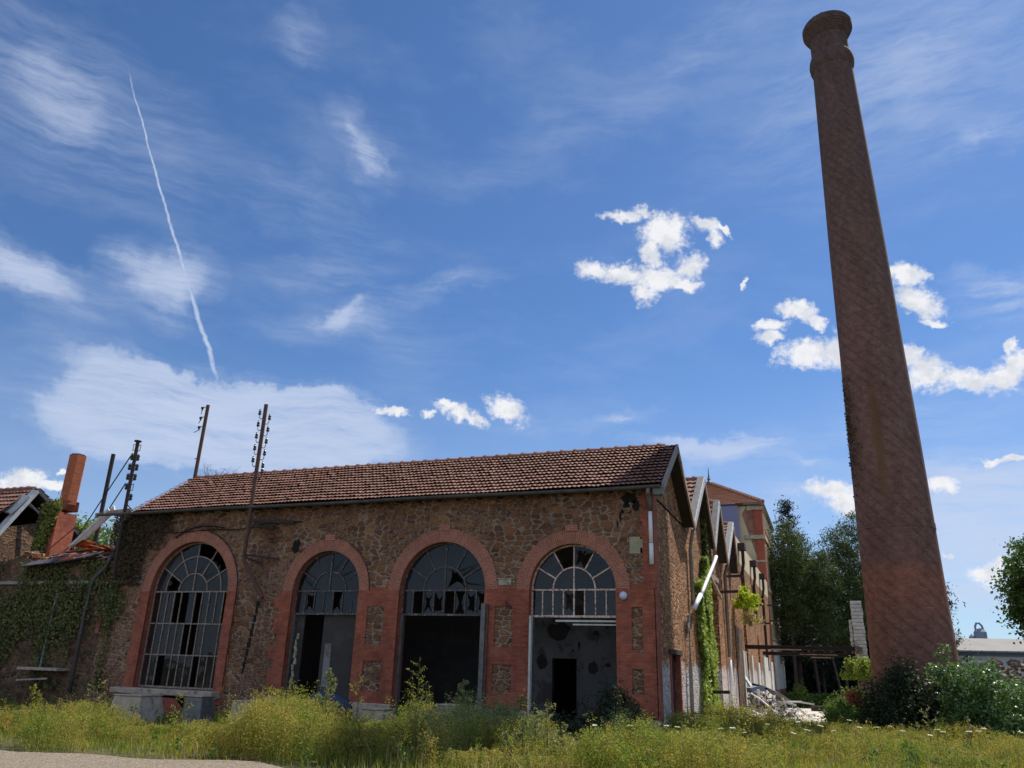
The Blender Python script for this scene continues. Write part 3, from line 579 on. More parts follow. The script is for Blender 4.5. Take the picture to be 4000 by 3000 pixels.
# knocked-out holes in the wall
def hole(cx,cz,rx,rz,seed,name='wall_hole'):
    r=random.Random(seed); n=16; m=MB()
    o=[(cx+rx*math.cos(t)*r.uniform(.6,1.15),-.004,cz+rz*math.sin(t)*r.uniform(.6,1.15)) for t in [2*math.pi*k/n for k in range(n)]]
    m.face(o[::-1],0); return m.build(name,M['void'],hall)
hole(-10.75,4.78,.17,.26,1); hole(-.45,4.53,.06,.09,5)
hole(-12.9,3.86,.13,.08,3); hole(-12.94,3.47,.04,.04,4)
for k,(x,z,wd,h) in enumerate(((-.58,5.78,.24,.16),(-.42,5.58,.12,.17),(-.68,5.6,.10,.10),(-.84,5.3,.035,.16),(-.92,5.12,.03,.12),(-.78,5.44,.05,.07))): hole(x,z,wd,h,40+k,'masonry_gap')
# long crack right of the bent pole: missing masonry slot
q=MB(); r=random.Random(9)
z=3.2
while z>1.25:
    h_=r.uniform(.1,.22); x=-11.86-(3.2-z)*.12; w_=r.uniform(.10,.2)*(.5+.5*(z-1.2)/2); q.box(x-w_/2,x+w_/2,-.006,.0,z-h_,z); z-=h_*r.uniform(1.0,1.25)
q.build('wall_slot',M['void'],hall)
# projecting sill under the first arch
q=MB(); q.box(-16.6,-12.75,-.42,.1,.5,.66); q.build('window_sill',M['concrete'],hall,bevel=.03)
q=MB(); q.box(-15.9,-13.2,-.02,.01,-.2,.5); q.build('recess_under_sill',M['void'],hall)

# windows ------------------------------------------------------------
def window(a,kind,nb,rows,zlow,bars_mat,label,parent=hall,y=.2,bw=.034):
    c=(a['l']+a['r'])/2;R=(a['r']-a['l'])/2-.015; w_=MB(); gl=MB(); r=random.Random(int(R*977)+nb)
    arc=lambda rr,t0=0,t1=180,n=28:[(c+rr*math.cos(R_(t0+(t1-t0)*i/n)),y,ZS+rr*math.sin(R_(t0+(t1-t0)*i/n))) for i in range(n+1)]
    def poly(pts,wd=bw,skip=0.):
        for p,q_ in zip(pts,pts[1:]):
            if r.random()<skip: continue
            w_.bar(p,q_,wd,wd*.9,up=(0,1,0))
    poly(arc(R),bw*1.4)
    fr=bw*1.2
    w_.bar((c-R,y,ZS),(c+R,y,ZS),fr,up=(0,1,0)); w_.bar((c-R,y,zlow),(c+R,y,zlow),fr*1.3,up=(0,1,0))
    for s in (-1,1): w_.bar((c+s*R,y,zlow),(c+s*R,y,ZS),fr,up=(0,1,0))
    for z in rows: w_.bar((c-R,y,z),(c+R,y,z),bw,up=(0,1,0))
    inner=[.5] if kind!='big' else [.72,.37]
    for k_ in inner: poly(arc(R*k_),bw,.25 if kind=='broken' else 0)
    for t in (30,60,90,120,150):
        ri=0 if t==90 else R*inner[-1]
        if kind=='broken' and t in (30,120): ri=R*.8
        w_.bar((c+ri*math.cos(R_(t)),y,ZS+ri*math.sin(R_(t))),(c+R*math.cos(R_(t)),y,ZS+R*math.sin(R_(t))),bw,up=(0,1,0))
    zz=[ZS]+rows+[zlow]
    for i in range(1,nb):
        x=c-R+2*R*i/nb
        for z1,z0 in zip(zz,zz[1:]):
            if kind=='broken' and r.random()<.25: z1=z0+(z1-z0)*r.uniform(.2,.9)
            if kind=='big' and r.random()<.16 and i not in(4,7): continue
            w_.bar((x,y,z0),(x,y,z1),bw*(.85 if i*2!=nb else 1.1),up=(0,1,0))
    yg=y+.012
    def jag(pts,keep):
        """keep a shard of the pane: ragged polygon hugging its edges"""
        cx_=sum(p[0] for p in pts)/len(pts); cz_=sum(p[1] for p in pts)/len(pts)
        off=(r.uniform(-.2,.2),r.uniform(-.2,.2)); n=len(pts); 
        for i in range(n):
            p=pts[i];q_=pts[(i+1)%n]; k0=r.uniform(.15,.75)*(1-keep)+.1
            if r.random()<.3: continue
            ins=lambda u,k:(u[0]+(cx_-u[0])*k,u[1]+(cz_-u[1])*k)
            mid=((p[0]+q_[0])/2,(p[1]+q_[1])/2)
            b=[p,q_,ins(q_,r.uniform(.1,.5)),ins(mid,r.uniform(.3,.85)),ins(p,r.uniform(.1,.5))]
            gl.face([(u[0],yg,u[1]) for u in b])
    def pane(pts,mode):
        if mode=='none': return
        if mode=='shard': return jag(pts,.5)
        gl.face([(u[0],yg+r.uniform(-.004,.004),u[1]) for u in pts])
    # fan panes
    radii=[0]+sorted(k_*R for k_ in inner)+[R]
    for bi,(r0,r1) in enumerate(zip(radii,radii[1:])):
        for k_ in range(6):
            if r0==0 and k_%3: continue
            t0,t1=(k_*30,k_*30+30) if r0>0 else ((0,90) if k_==0 else (90,180))
            n=6 if r0>0 else 12
            o=[(c+r1*math.cos(R_(t0+(t1-t0)*i/n)),ZS+r1*math.sin(R_(t0+(t1-t0)*i/n))) for i in range(n+1)]
            i_=[(c+r0*math.cos(R_(t0+(t1-t0)*i/n)),ZS+r0*math.sin(R_(t0+(t1-t0)*i/n))) for i in range(n+1)][::-1] if r0>0 else [(c,ZS)]
            mode='full'
            if kind=='bright' and r0>0: mode={3:'none',2:'shard'}.get(k_,'full')
            if kind=='dark' and r0==0 and t0==0: mode='shard'
            if kind=='big': mode='none' if (bi==2 and k_ in (2,)) or (bi==2 and k_ in (0,3) and False) else ('shard' if r.random()<.18 else 'full')
            pane(o+i_,mode)
    for ri_,(z1,z0) in enumerate(zip(zz,zz[1:])):
        for i in range(nb):
            xa=c-R+2*R*i/nb; xb=c-R+2*R*(i+1)/nb; mode='full'
            if kind=='bright': mode={3:'shard',4:'none',0:'full'}.get(i,'full')
            if kind=='dark': mode='full' if i==0 else ('none' if i in (1,4) else 'shard')
            if kind=='broken': mode='shard' if i in (1,4) else 'full'
            if kind=='big': mode='full' if (i in (0,1,2) or i>nb-4) and r.random()<.85 else ('none' if r.random()<.6 else 'full')
            pane([(xa,z0),(xb,z0),(xb,z1),(xa,z1)],mode)
    f=w_.build('window',bars_mat,parent); f['label']=label
    gl.build('glass',M['glass'],f); return f
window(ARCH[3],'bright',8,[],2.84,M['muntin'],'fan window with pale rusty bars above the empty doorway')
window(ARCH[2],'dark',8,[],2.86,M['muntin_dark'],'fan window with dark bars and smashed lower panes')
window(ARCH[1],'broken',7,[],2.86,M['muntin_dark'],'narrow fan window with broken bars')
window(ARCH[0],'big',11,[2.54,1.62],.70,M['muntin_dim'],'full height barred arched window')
# door frames and leaves in the openings
q=MB()
for a in ARCH[1:]:
    q.box(a['l']+.0,a['l']+.07,.17,.26,.0,2.84); q.box(a['r']-.05,a['r'],.17,.26,.0,2.84)
q.each('door_frame',M['zinc'],hall)
q=MB(); a=ARCH[3]; q.box(a['l']+.7,a['r']-.01,.06,.1,2.70,2.745); q.box(a['l']+1.15,a['r']-.01,.09,.13,2.62,2.655); q.each('hanging_rail',M['paleframe'],hall)
q=MB(); r=random.Random(4); a=ARCH[1]   # torn pale insulation on the left leaf
for k in range(9):
    z=.8+k*.17; q.tube([(a['l']+.24+r.uniform(-.03,.05),.12,z),(a['l']+.27+r.uniform(-.05,.05),.1,z+.15)],[r.uniform(.02,.06),r.uniform(.02,.05)],7)
q.build('torn_insulation',plain('torn_foam',(.42,.36,.22),.9),hall)
q=MB(); q.box(ARCH[1]['l']+.04,ARCH[1]['l']+.34,.28,.32,.0,2.84); q.box(ARCH[1]['r']-1.25,ARCH[1]['r']-.05,.28,.32,.0,2.84)
q.each('door_leaf',M['plaster_dark'],hall)
q=MB(); q.box(ARCH[1]['r']-1.12,ARCH[1]['r']-.9,.26,.278,.9,2.05); q.build('door_pane',M['plaster'],hall)

# inside of the hall -------------------------------------------------
q=MB(); DB=(-4.16,-3.38,1.87)
q.box(-17.6,DB[0],4.6,4.8,-.1,5.8); q.box(DB[1],-.4,4.6,4.8,-.1,5.8); q.box(DB[0],DB[1],4.6,4.8,DB[2],5.8)
q.build('inner_wall',M['plaster'],hall)
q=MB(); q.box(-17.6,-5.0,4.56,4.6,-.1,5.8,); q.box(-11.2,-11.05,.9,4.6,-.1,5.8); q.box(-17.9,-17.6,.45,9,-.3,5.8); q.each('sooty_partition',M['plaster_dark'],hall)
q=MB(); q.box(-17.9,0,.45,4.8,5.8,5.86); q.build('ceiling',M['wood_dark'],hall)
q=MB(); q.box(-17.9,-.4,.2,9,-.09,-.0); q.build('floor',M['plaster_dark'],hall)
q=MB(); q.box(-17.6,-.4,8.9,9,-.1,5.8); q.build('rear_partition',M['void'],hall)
q=MB(); q.box(-2.72,-2.15,4.55,4.6,1.2,1.42); q.build('grey_wall_plate',M['zinc'],hall)
for (x,z,a_,b_,s) in ((-3.95,2.66,.42,.30,1),(-2.75,2.62,.1,.09,2),(-2.85,1.62,.16,.2,3),(-2.4,1.72,.12,.06,4),(-3.3,2.25,.05,.13,5),(-4.5,1.75,.18,.22,6),(-2.45,.9,.07,.08,7),(-2.7,.95,.04,.04,8),(-3.5,2.1,.04,.04,9)):
    r=random.Random(s); n=14; m_=MB(); m_.face([(x+a_*math.cos(t)*r.uniform(.7,1.2),4.596,z+b_*math.sin(t)*r.uniform(.7,1.2)) for t in [2*math.pi*k/n for k in range(n)]][::-1]); m_.build('plaster_gap',M['plaster_dark'],hall)
# gutter, downpipe, eaves ---------------------------------------------
q=MB(); n=10; GX0,GX1=-18.55,.3
for i in range(int((GX1-GX0)/1.0)+1):
    xa=GX0+i*1.; xb=min(GX1,xa+1.)
    for k in range(n):
        t0=math.pi+math.pi*k/n;t1=math.pi+math.pi*(k+1)/n; f=lambda x,t,rr=.075:(x,YE-.06+rr*math.cos(t),5.99+rr*math.sin(t)+.012*math.sin(x*.8))
        q.face([f(xa,t0),f(xa,t1),f(xb,t1),f(xb,t0)])
q.build('gutter',M['gutter'],hall,smooth=True)
q=MB()
for x in np.arange(-17.2,.2,.62): q.bar((x,-.38,5.94),(x,.2,5.99),.07,.1)
q.each('rafter_end',M['wood_dark'],hall)
q=MB(); q.tube([(-.02,-.4,5.93),(-.04,-.36,5.8),(-.05,-.12,5.62),(-.05,-.09,5.4)],.055,10); q.build('downpipe_head',M['zinc'],hall,smooth=True)
q=MB(); q.tube([(-.05,-.09,5.4),(-.05,-.09,4.62)],.05,10); q.tube([(-.05,-.09,4.60),(-.05,-.09,4.08)],.055,10); o=q.build('downpipe',M['pvc'],hall,smooth=True); o['label']='white broken length of downpipe at the corner'

# tile roofs ----------------------------------------------------------
def tiled(name,x0,x1,ya,za,yb,zb,parent,mat,wave=.13,row=.235,amp=.03,step=.052,res=5,cut=None,seed=0):
    """corrugated rows of interlocking tiles from eave (ya,za) up to ridge (yb,zb)"""
    L=math.hypot(yb-ya,zb-za); dy,dz=(yb-ya)/L,(zb-za)/L; ny,nz_=-dz*(1 if dy>0 else -1),abs(dy)
    nr=max(1,round(L/row)); rl=L/nr; nx=int((x1-x0)/wave*res); X=np.linspace(x0,x1,nx+1); rg=np.random.default_rng(seed)
    V=[];UV=[]
    for r_ in range(nr):
        tix=np.floor(X/wave).astype(int); jt=rg.normal(size=tix.max()-tix.min()+1)*.005; j=jt[tix-tix.min()]
        ph=(X/wave)%1; wv=amp*np.abs(np.sin(math.pi*ph))**.8
        s0=r_*rl-.02; s1=(r_+1)*rl; sag=.02*np.sin(X*.55+1)+.012*np.sin(X*1.7)
        def P(s,h): return np.stack([X,ya+dy*s+ny*(h+sag*.5),za+dz*s+nz_*(h+sag*.5)],1)
        lo=P(s0,wv+step+j); hi=P(s1,wv*.9+j*.3); bt=P(s0+.004,wv*0-.015)
        lip=P(s0+.012,wv+step+j-.016)
        for A,B,sa,sb in ((lo,hi,s0+.03,s1-.01),(lip,lo,s0+.03,s0+.03)):
            Q=np.stack([A[:-1],A[1:],B[1:],B[:-1]],1); 
            u=np.stack([np.stack([X[:-1],np.full(nx,sa)],1),np.stack([X[1:],np.full(nx,sa)],1),np.stack([X[1:],np.full(nx,sb)],1),np.stack([X[:-1],np.full(nx,sb)],1)],1)
            if cut is not None:
                k=cut((X[:-1]+X[1:])/2,(sa+sb)/2/L); Q=Q[k];u=u[k]
            V.append(Q.reshape(-1,3));UV.append(u.reshape(-1,2))
    return npmesh(name,np.concatenate(V),4,mat,parent,np.concatenate(UV))
roof=tiled('roof',-17.25,.33,YE,ZE,YR,ZR,hall,M['tile'],seed=1)
tiled('rear_slope',-17.25,.33,4.8,5.9,YR,ZR,hall,M['tile'],res=2,seed=2)
def ridge(x0,x1,y,z,parent,mat,seg=.42,r0=.11):
    q=MB(); x=x0;k=0
    while x<x1:
        xe=min(x+seg,x1); q.tube([(x-.02,y,z-.02),(x+.05,y,z-.02),(x+.06,y,z-.025),(xe,y,z-.035)],[r0*1.18,r0*1.18,r0,r0*.94],10); x=xe;k+=1
    return q.build('ridge_tiles',mat,parent,smooth=False)
ridge(-17.0,.0,YR,ZR,roof,M['tile'])
q=MB()   # roof deck (underside seen from the side)
def deck(q,x0,x1,a,b,th=.1,off=.02):
    a=Vector((0,*a));b=Vector((0,*b)); d=(b-a).normalized(); n=Vector((0,-d.z,d.y)); n=n if n.z>0 else -n
    p=[a-n*off,b-n*off,b-n*(off+th),a-n*(off+th)]; q.prism([(x0,v.y,v.z) for v in p],(x1-x0,0,0))
deck(q,-17.2,.32,(YE+.02,ZE),(YR,ZR)); deck(q,-17.2,.32,(4.8,5.88),(YR,ZR)); q.build('roof_deck',M['wood_dark'],hall)
def rake(name,a,b,mat,parent,h=.2,x0=.32,x1=.37,up=.03,x_=None):
    a=Vector((0,*a));b=Vector((0,*b)); d=(b-a).normalized(); n=Vector((0,-d.z,d.y)); n=n if n.z>0 else -n
    p=[a+n*up,b+n*up,b+n*(up-h),a+n*(up-h)]; return MB().prism([(x0,v.y,v.z) for v in p],(x1-x0,0,0)).build(name,mat,parent)
rake('rake_board',(YE-.05,ZE-.02),(YR,ZR),M['wood_grey'],hall,h=.2,up=.04); rake('rake_board',(YR,ZR),(4.85,5.80),M['wood_brown'],hall,h=.17,up=.05)
q=MB(); q.box(.08,.35,-.38,-.16,5.76,5.98); q.build('corner_flashing',M['zinc'],hall,bevel=.02)

# side wall with gables -------------------------------------------------
side=MB(); 
VAL=[(-.0,5.98),(4.8,5.78),(9.7,5.78),(13.7,5.78),(17.85,5.78)]; PK=[(YR,ZR-.1),(7.72,7.83),(11.88,7.83),(16.9,7.83)]
def topz(y):
    k=sorted(VAL+PK+[(17.86,6.9),(43.4,6.9)])
    for (a,za),(b,zb) in zip(k,k[1:]):
        if a<=y<=b: return za+(zb-za)*(y-a)/(b-a)
    return 6.9
OPS=[(1.66,3.12,-.3,2.02),(10.05,12.4,-.3,4.95)]
ARS=[(22.1,23.7,4.3),(30.0,31.4,3.8)]
ys_=sorted({y for y,_ in VAL+PK if y>=0}|{o[0] for o in OPS}|{o[1] for o in OPS}|{17.86,43.4}|{y0+(y1-y0)*k/12 for y0,y1,_ in ARS for k in range(13)})
for ya,yb in zip(ys_,ys_[1:]):
    ym=(ya+yb)/2; o=next((o for o in OPS if o[0]<ym<o[1]),None); ar=next((a for a in ARS if a[0]<ym<a[1]),None)
    zl=[(-1.2,-1.2)]
    if o: zl=[(o[3],o[3])]
    if ar:
        f=lambda y:ar[2]-.9+ .9*math.sqrt(max(0,1-((y-(ar[0]+ar[1])/2)/((ar[1]-ar[0])/2))**2)); zl=[(f(ya),f(yb))]
    za,zb=zl[0]
    side.face([(0,ya,za),(0,yb,zb),(0,yb,topz(yb)),(0,ya,topz(ya))]); side.face([(-.4,ya,za),(-.4,yb,zb),(-.4,yb,topz(yb)),(-.4,ya,topz(ya))][::-1])
    side.face([(0,ya,topz(ya)),(0,yb,topz(yb)),(-.4,yb,topz(yb)),(-.4,ya,topz(ya))])
    if o or ar: side.face([(0,ya,za),(0,yb,zb),(-.4,yb,zb),(-.4,ya,za)],0)
for y0,y1,zt_ in [(o[0],o[1],o[3]) for o in OPS]+[(a[0],a[1],a[2]-.9) for a in ARS]:
    for y in (y0,y1): side.face([(0,y,-1.2),(0,y,zt_),(-.4,y,zt_),(-.4,y,-1.2)])
side.build('side_wall',M['stone_side'],hall)
# doorway low on the side wall
d=MB(); d.box(-.2,-.14,1.7,3.08,.0,1.98); sd=d.build('side_door',M['door_red'],hall)
d=MB(); d.box(-.1,.03,1.6,1.72,-.1,2.02); d.box(-.1,.03,3.06,3.2,-.1,2.02); d.each('door_jamb',M['brick'],sd)
d=MB(); d.box(-.1,.05,1.45,3.35,2.02,2.14); d.build('door_lintel',M['wood_dark'],sd)
d=MB(); d.tube([(-.13,1.82,1.02),(-.08,1.82,1.02),(-.08,1.95,1.02)],.012,6); d.build('door_handle',M['zinc'],sd)
# tall opening with a grey sheet
d=MB(); d.box(-.38,-.33,10.1,12.35,-.4,4.9); big=d.build('side_gate',plain('grey_gate_sheet',(.12,.125,.125),.7,var=.5,scale=1.2,c2=(.28,.28,.27),thr=(.55,.7)),hall)
d=MB(); d.box(-.05,.06,9.9,12.6,4.9,5.08); d.bar((.02,10.0,5.0),(.1,12.7,4.35),.1); d.build('gate_lintel',M['wood_brown'],big)
# sheds behind: roofs, rakes, hoppers -----------------------------------
for i,(v0,p_,v1) in enumerate(((VAL[1],PK[1],VAL[2]),(VAL[2],PK[2],VAL[3]),(VAL[3],PK[3],VAL[4]))):
    t=tiled('shed_roof',-12,.34,v0[0],v0[1]+.12,p_[0],p_[1]+.12,hall,M['tile'],wave=.2,row=.34,amp=.035,step=.045,res=4,seed=10+i)
    tiled('shed_roof',-12,.34,v1[0],v1[1]+.12,p_[0],p_[1]+.12,hall,M['tile'],wave=.2,row=.34,amp=.035,step=.045,res=2,seed=20+i)
    ridge(-11.8,.2,p_[0],p_[1]+.16,t,M['tile'])
    q=MB(); deck(q,-12,.33,(v0[0],v0[1]+.12),(p_[0],p_[1]+.12),.08,.01); deck(q,-12,.33,(v1[0],v1[1]+.12),(p_[0],p_[1]+.12),.08,.01); q.build('shed_deck',M['wood_dark'],hall)
    rake('bright_flashing',(v0[0],v0[1]+.08),(p_[0],p_[1]+.12),M['zinc_light'],hall,h=.2,up=.09)
    q=MB(); a_=Vector((0,v0[0],v0[1]+.2)); b_=Vector((0,p_[0],p_[1]+.22)); q.hexa([(.12,a_.y,a_.z),(.33,a_.y,a_.z),(.33,b_.y,b_.z),(.12,b_.y,b_.z),(.12,a_.y-.02,a_.z+.02),(.33,a_.y-.02,a_.z+.02),(.33,b_.y-.02,b_.z+.02),(.12,b_.y-.02,b_.z+.02)]); q.build('verge_sheet',M['zinc'],hall)
    rake('rake_board',(p_[0],p_[1]+.12),(v1[0]+.05,v1[1]+.02),M['wood_brown'],hall,h=.18,up=.06)
def pipe(pts,r,mat,label=None,name='downpipe'):
    o=MB().tube(pts,r,10).build(name,mat,hall,smooth=True)
    if label: o['label']=label
    return o
pipe([(.28,4.85,5.7),(.16,5.2,5.45),(.1,5.35,5.2),(.1,5.35,3.5)],.06,M['wood_grey'])
pipe([(.1,4.4,3.2),(.1,4.3,1.6),(.1,4.25,.2)],.055,M['wood_grey'])
pipe([(.3,10.2,5.62),(.3,9.7,5.38),(.3,8.2,4.80),(.27,6.6,4.12),(.25,6.0,3.82)],.062,M['pvc'],'white bent pipe crossing the wall')
pipe([(.25,6.0,3.88),(.22,4.75,3.38)],.072,M['pvc'],'white pipe end hanging loose')
pipe([(.28,13.75,5.7),(.12,14.3,5.4),(.1,14.4,2.2)],.07,M['zinc'],'grey downpipe between the sheds')
pipe([(.1,14.4,2.1),(.1,14.4,.2)],.075,M['pvc'],'lower white length of the downpipe')
for y in (22.3,29.1,35.8):
    q=MB(); q.box(.0,.35,y-.45,y+.45,7.55,7.85); q.tube([(.2,y,7.6),(.2,y,6.9),(.08,y+.5,6.5),(.08,y+.5,4.4 if y<30 else 1.8)],.08,8); q.build('rain_hopper',M['rust_dark'],hall)
q=MB(); q.box(-.38,.0,17.86,43.4,6.9,8.1); q.build('rendered_parapet',M['cream'],hall)
# white posts and door frames along the far side wall
q=MB()
for y0,y1,z1 in ((20.2,20.9,2.6),(21.2,21.6,2.6),(24.6,25.3,2.5),(28.4,29.6,2.2),(33.0,37.5,2.6),(39,41,2.4)): q.box(.0,.10,y0,y1,-.9,z1)
q.each('pale_door_surround',M['paleframe'],hall)
q=MB(); q.box(-.1,.05,17.9,21.0,-.6,3.6); q.build('shade_toned_buttress',M['stone_dark'],hall)  # dark stone tone stands in for the shadows on this stretch of wall
q=MB()
for y,z in ((7.9,1.0),(12.9,4.6),(15.6,5.5),(26,5.1),(34,4.6),(41,6.25),(43,5.3)): q.bar((-.05,y,z),(.75,y,z+.02),.1)
q.each('iron_bracket',M['rust_dark'],hall)

# ------------------------------------------------------------------ ivy covered wall and ruin on the left
yw=empty('yard_wall',(-23,0,0),'low stone wall left of the arched hall, overgrown with dark ivy','wall')
r=random.Random(3); q=MB(); x=-34
def wt(x): return 4.55+.12*math.sin(x*1.9)+.08*math.sin(x*5.3)
while x<-17.9:
    xb=min(x+.4,-17.9); q.hexa([(x,.03,-.3),(xb,.03,-.3),(xb,.45,-.3),(x,.45,-.3),(x,.03,wt(x)),(xb,.03,wt(xb)),(xb,.45,wt(xb)),(x,.45,wt(x))]); x=xb
q.build('stone_wall',M['stone_dark'],yw)
q=MB(); q.box(-34,-16.5,-.05,.06,3.76,3.86); q.build('ledge',M['wood_grey'],yw)
q=MB(); q.tube([(-20.02,-.1,3.54),(-20.06,-.1,1.1)],.03,8); q.build('thin_pipe',M['bluesheet'],yw)
q=MB(); q.box(-20.65,-18.9,-.45,.03,1.04,1.12); q.bar((-20.6,-.4,.72),(-19.4,-.3,.8),.05); q.build('shelf',M['concrete'],yw)
q=MB(); q.tube([(-18.05,.1,4.75),(-18.0,-.12,4.5),(-18.0,-.14,4.3),(-18.5,-.14,3.9),(-18.55,-.14,3.0),(-18.5,-.14,.4)],.06,8); q.build('downpipe',M['gutter'],yw,smooth=True)
q=MB(); q.box(-18.05,-17.9,-.0,.12,3.4,4.4); q.box(-18.1,-17.92,-.02,.1,2.2,2.9); q.each('brick_patch',M['brick'],yw)
# dark recess and old openings
def ivy_on_wall(name,n,fx,mat,size,label,x0,x1,z0,z1,y=-.02,dens=None,nrm=(0,-1,.25),cat='climbing plant'):
    P_=np.stack([rng.uniform(x0,x1,n),np.zeros(n),rng.uniform(z0,z1,n)],1)
    k=dens(P_[:,0],P_[:,2])>rng.random(n); P_=P_[k]; P_[:,1]=y-rng.random(len(P_))*.14
    o=npmesh(name,leaves(P_,size,np.array(nrm),spread=.8,aspect=.8),4,mat); tag(o,label,cat); return o
def patch(fs,sd):
    rg=np.random.default_rng(sd); ph=rg.random((10,3))*6.28; k=rg.normal(size=(10,2))*np.array(fs)
    return lambda a,b: sum(np.sin(a*k[i,0]+b*k[i,1]+ph[i,0]) for i in range(10))/3.2
p1=patch((1.6,1.1),5)
ivy_on_wall('wall_ivy',60000,None,M['ivy'],.085,'dark green ivy spreading over the low stone wall at the left',-30,-16.9,.5,4.5,
    dens=lambda x,z: np.clip(.16+.72*p1(x*1.3,z*1.2)-.35*(z<1.2)-.5*((x>-18.9)&(x<-18.2)&(z>1.5)&(z<3.6))-.6*(x>-17.4)-.25*(x>-18.1)+.1*(x<-20.5),0,1))
p2=patch((2.,1.5),8)
ivy_on_wall('bare_creeper',9000,None,M['ivy_brown'],.07,'brown withered creeper hanging at the left end of the arched hall',-18.1,-15.6,3.7,6.0,
    dens=lambda x,z: np.clip(.55+.4*p2(x,z)-.5*(x+17.2)*(x>-17.2)*(z<4.8)-.25*(x>-16.6),0,1)*(((x+14.58)**2+(z-3.5)**2)>1.95**2))
# roof slabs fallen over the wall top
fr=empty('collapsed_lean_to_roof',(-20,1,4.5),'sagging patch of loose roof tiles and slabs on top of the ivy wall','ruined roof')
r=random.Random(12)
sl=MB();rt=MB();tl=MB()
for k in range(34):
    x=r.uniform(-21.7,-18.4); y=r.uniform(-.15,1.6); z=4.5+.34*y+(x+21.5)*.06+r.uniform(-.03,.08); a=r.uniform(-.25,.35); l_=r.uniform(.3,.6); w_=r.uniform(.2,.34)
    (sl if k%3 else rt).bar((x-l_*.5,y-.2*a,z-.05*a),(x+l_*.5,y+.2*a,z+.12*a),w_,.03,up=(0,-.4,1))
for k in range(12): rt.bar((r.uniform(-20.4,-18.4),r.uniform(-.1,1.4),4.78+r.uniform(0,.3)),(r.uniform(-20.4,-18.3),r.uniform(-.1,1.4),4.9+r.uniform(0,.35)),.25,.03)
sl.bar((-21.65,-.2,4.42),(-20.2,-.2,4.52),.5,.03,up=(0,-.5,1)); sl.bar((-20.15,-.2,4.5),(-18.4,-.2,4.72),.42,.03,up=(0,-.5,1)); sl.build('slate_slab',M['slate'],fr)
rt.bar((-19.95,-.22,4.56),(-19.3,-.22,4.62),.36,.035,up=(0,-.5,1)); rt.build('loose_tile',M['terra'],fr)
tl.hexa([(-21.7,-.1,4.25),(-18.2,-.1,4.45),(-18.2,2.6,5.6),(-21.7,2.6,5.3),(-21.7,-.1,4.35),(-18.2,-.1,4.55),(-18.2,2.6,5.7),(-21.7,2.6,5.4)]); tl.build('decking',M['wood_dark'],fr)
# broken stones on the wall crown
q=MB()
for k in range(46):
    x=r.uniform(-26,-20.6); s_=r.uniform(.06,.2); z=wt(x)+r.uniform(0,.14); q.bar((x,.1+r.random()*.3,z),(x+s_*1.8,.15+r.random()*.3,z+r.uniform(-.05,.08)),s_)
q.build('loose_stone',M['stone_side'],yw,bevel=.02)
# diagonal fallen gutter
q=MB(); q.bar((-19.35,.9,6.45),(-20.9,.9,5.15),.3,.05,up=(0,-1,.3)); q.bar((-19.45,.75,6.4),(-20.95,.75,5.12),.04,.12); o=q.build('fallen_gutter',M['zinc_light']); tag(o,'long pale metal gutter hanging down diagonally left of the hall roof','gutter')
q=MB(); q.bar((-17.5,-.1,6.12),(-19.7,.9,6.3),.08,.14); q.bar((-18.5,-.3,6.0),(-19.6,.4,6.15),.06,.1); o=q.build('bent_eaves_board',M['wood_brown'],hall)
# terracotta stack
st=empty('brick_flue_stack',(-22.5,1.5,4),'square red brick stack with a tall terracotta flue and creeper round its neck','chimney')
def frustum(x0,x1,y0,y1,z0,X0,X1,Y0,Y1,z1,m_): return m_.hexa([(x0,y0,z0),(x1,y0,z0),(x1,y1,z0),(x0,y1,z0),(X0,Y0,z1),(X1,Y0,z1),(X1,Y1,z1),(X0,Y1,z1)])
q=MB(); q.box(-23.0,-22.25,1.05,1.85,3.5,6.5); frustum(-23.0,-22.25,1.05,1.85,6.6,-22.75,-22.15,1.15,1.75,6.95,q); q.build('brick_base',M['brick'],st)
q=MB()
def hexp(z,r_,cx=-22.43,cy=1.48): return [(cx+r_*math.cos(k*math.pi/3+.3),cy+r_*math.sin(k*math.pi/3+.3),z) for k in range(6)]
zz_=[6.8,7.2,7.6,8.0,8.4,8.74]
for a_,b_ in zip(zz_,zz_[1:]): q.prism(hexp(a_+.012,.325),(0,0,b_-a_-.024))
q.build('flue',M['terra'],st)
q=MB()
for z in zz_[1:-1]: q.prism(hexp(z-.014,.318),(0,0,.028))
q.build('flue_joint',M['mortar'],st)
q=MB(); q.prism(hexp(8.76,.26),(0,0,.01)); q.build('flue_mouth',M['void'],st)
n=2400; t_=rng.random(n)**.7; P_=np.stack([-22.3-t_*.5+rng.normal(size=n)*.12,1.03-rng.random(n)*.14,6.75-t_*1.5+rng.normal(size=n)*.16],1); P_=np.concatenate([P_,np.stack([rng.normal(-22.4,.25,700),1.0-rng.random(700)*.2,rng.normal(6.62,.12,700)],1)]); k=(P_[:,0]>-23.1)&(P_[:,0]<-22.0)
o=npmesh('stack_creeper',leaves(P_[k],.095,np.array((0,-1,.3)),aspect=.8),4,M['creeper_mix']); tag(o,'yellow green creeper clinging to the red brick stack','climbing plant')
n=3200; z_=rng.uniform(4.2,6.8,n); P_=np.stack([-23.1+np.abs(rng.normal(size=n))*(.2+.12*np.sin(z_*4)),1.03-rng.random(n)*.1,z_],1)
o=npmesh('stack_ivy',leaves(P_,.09,np.array((-.4,-1,.2)),aspect=.8),4,M['ivy']); tag(o,'dark ivy down the shaded left edge of the red brick stack','climbing plant')
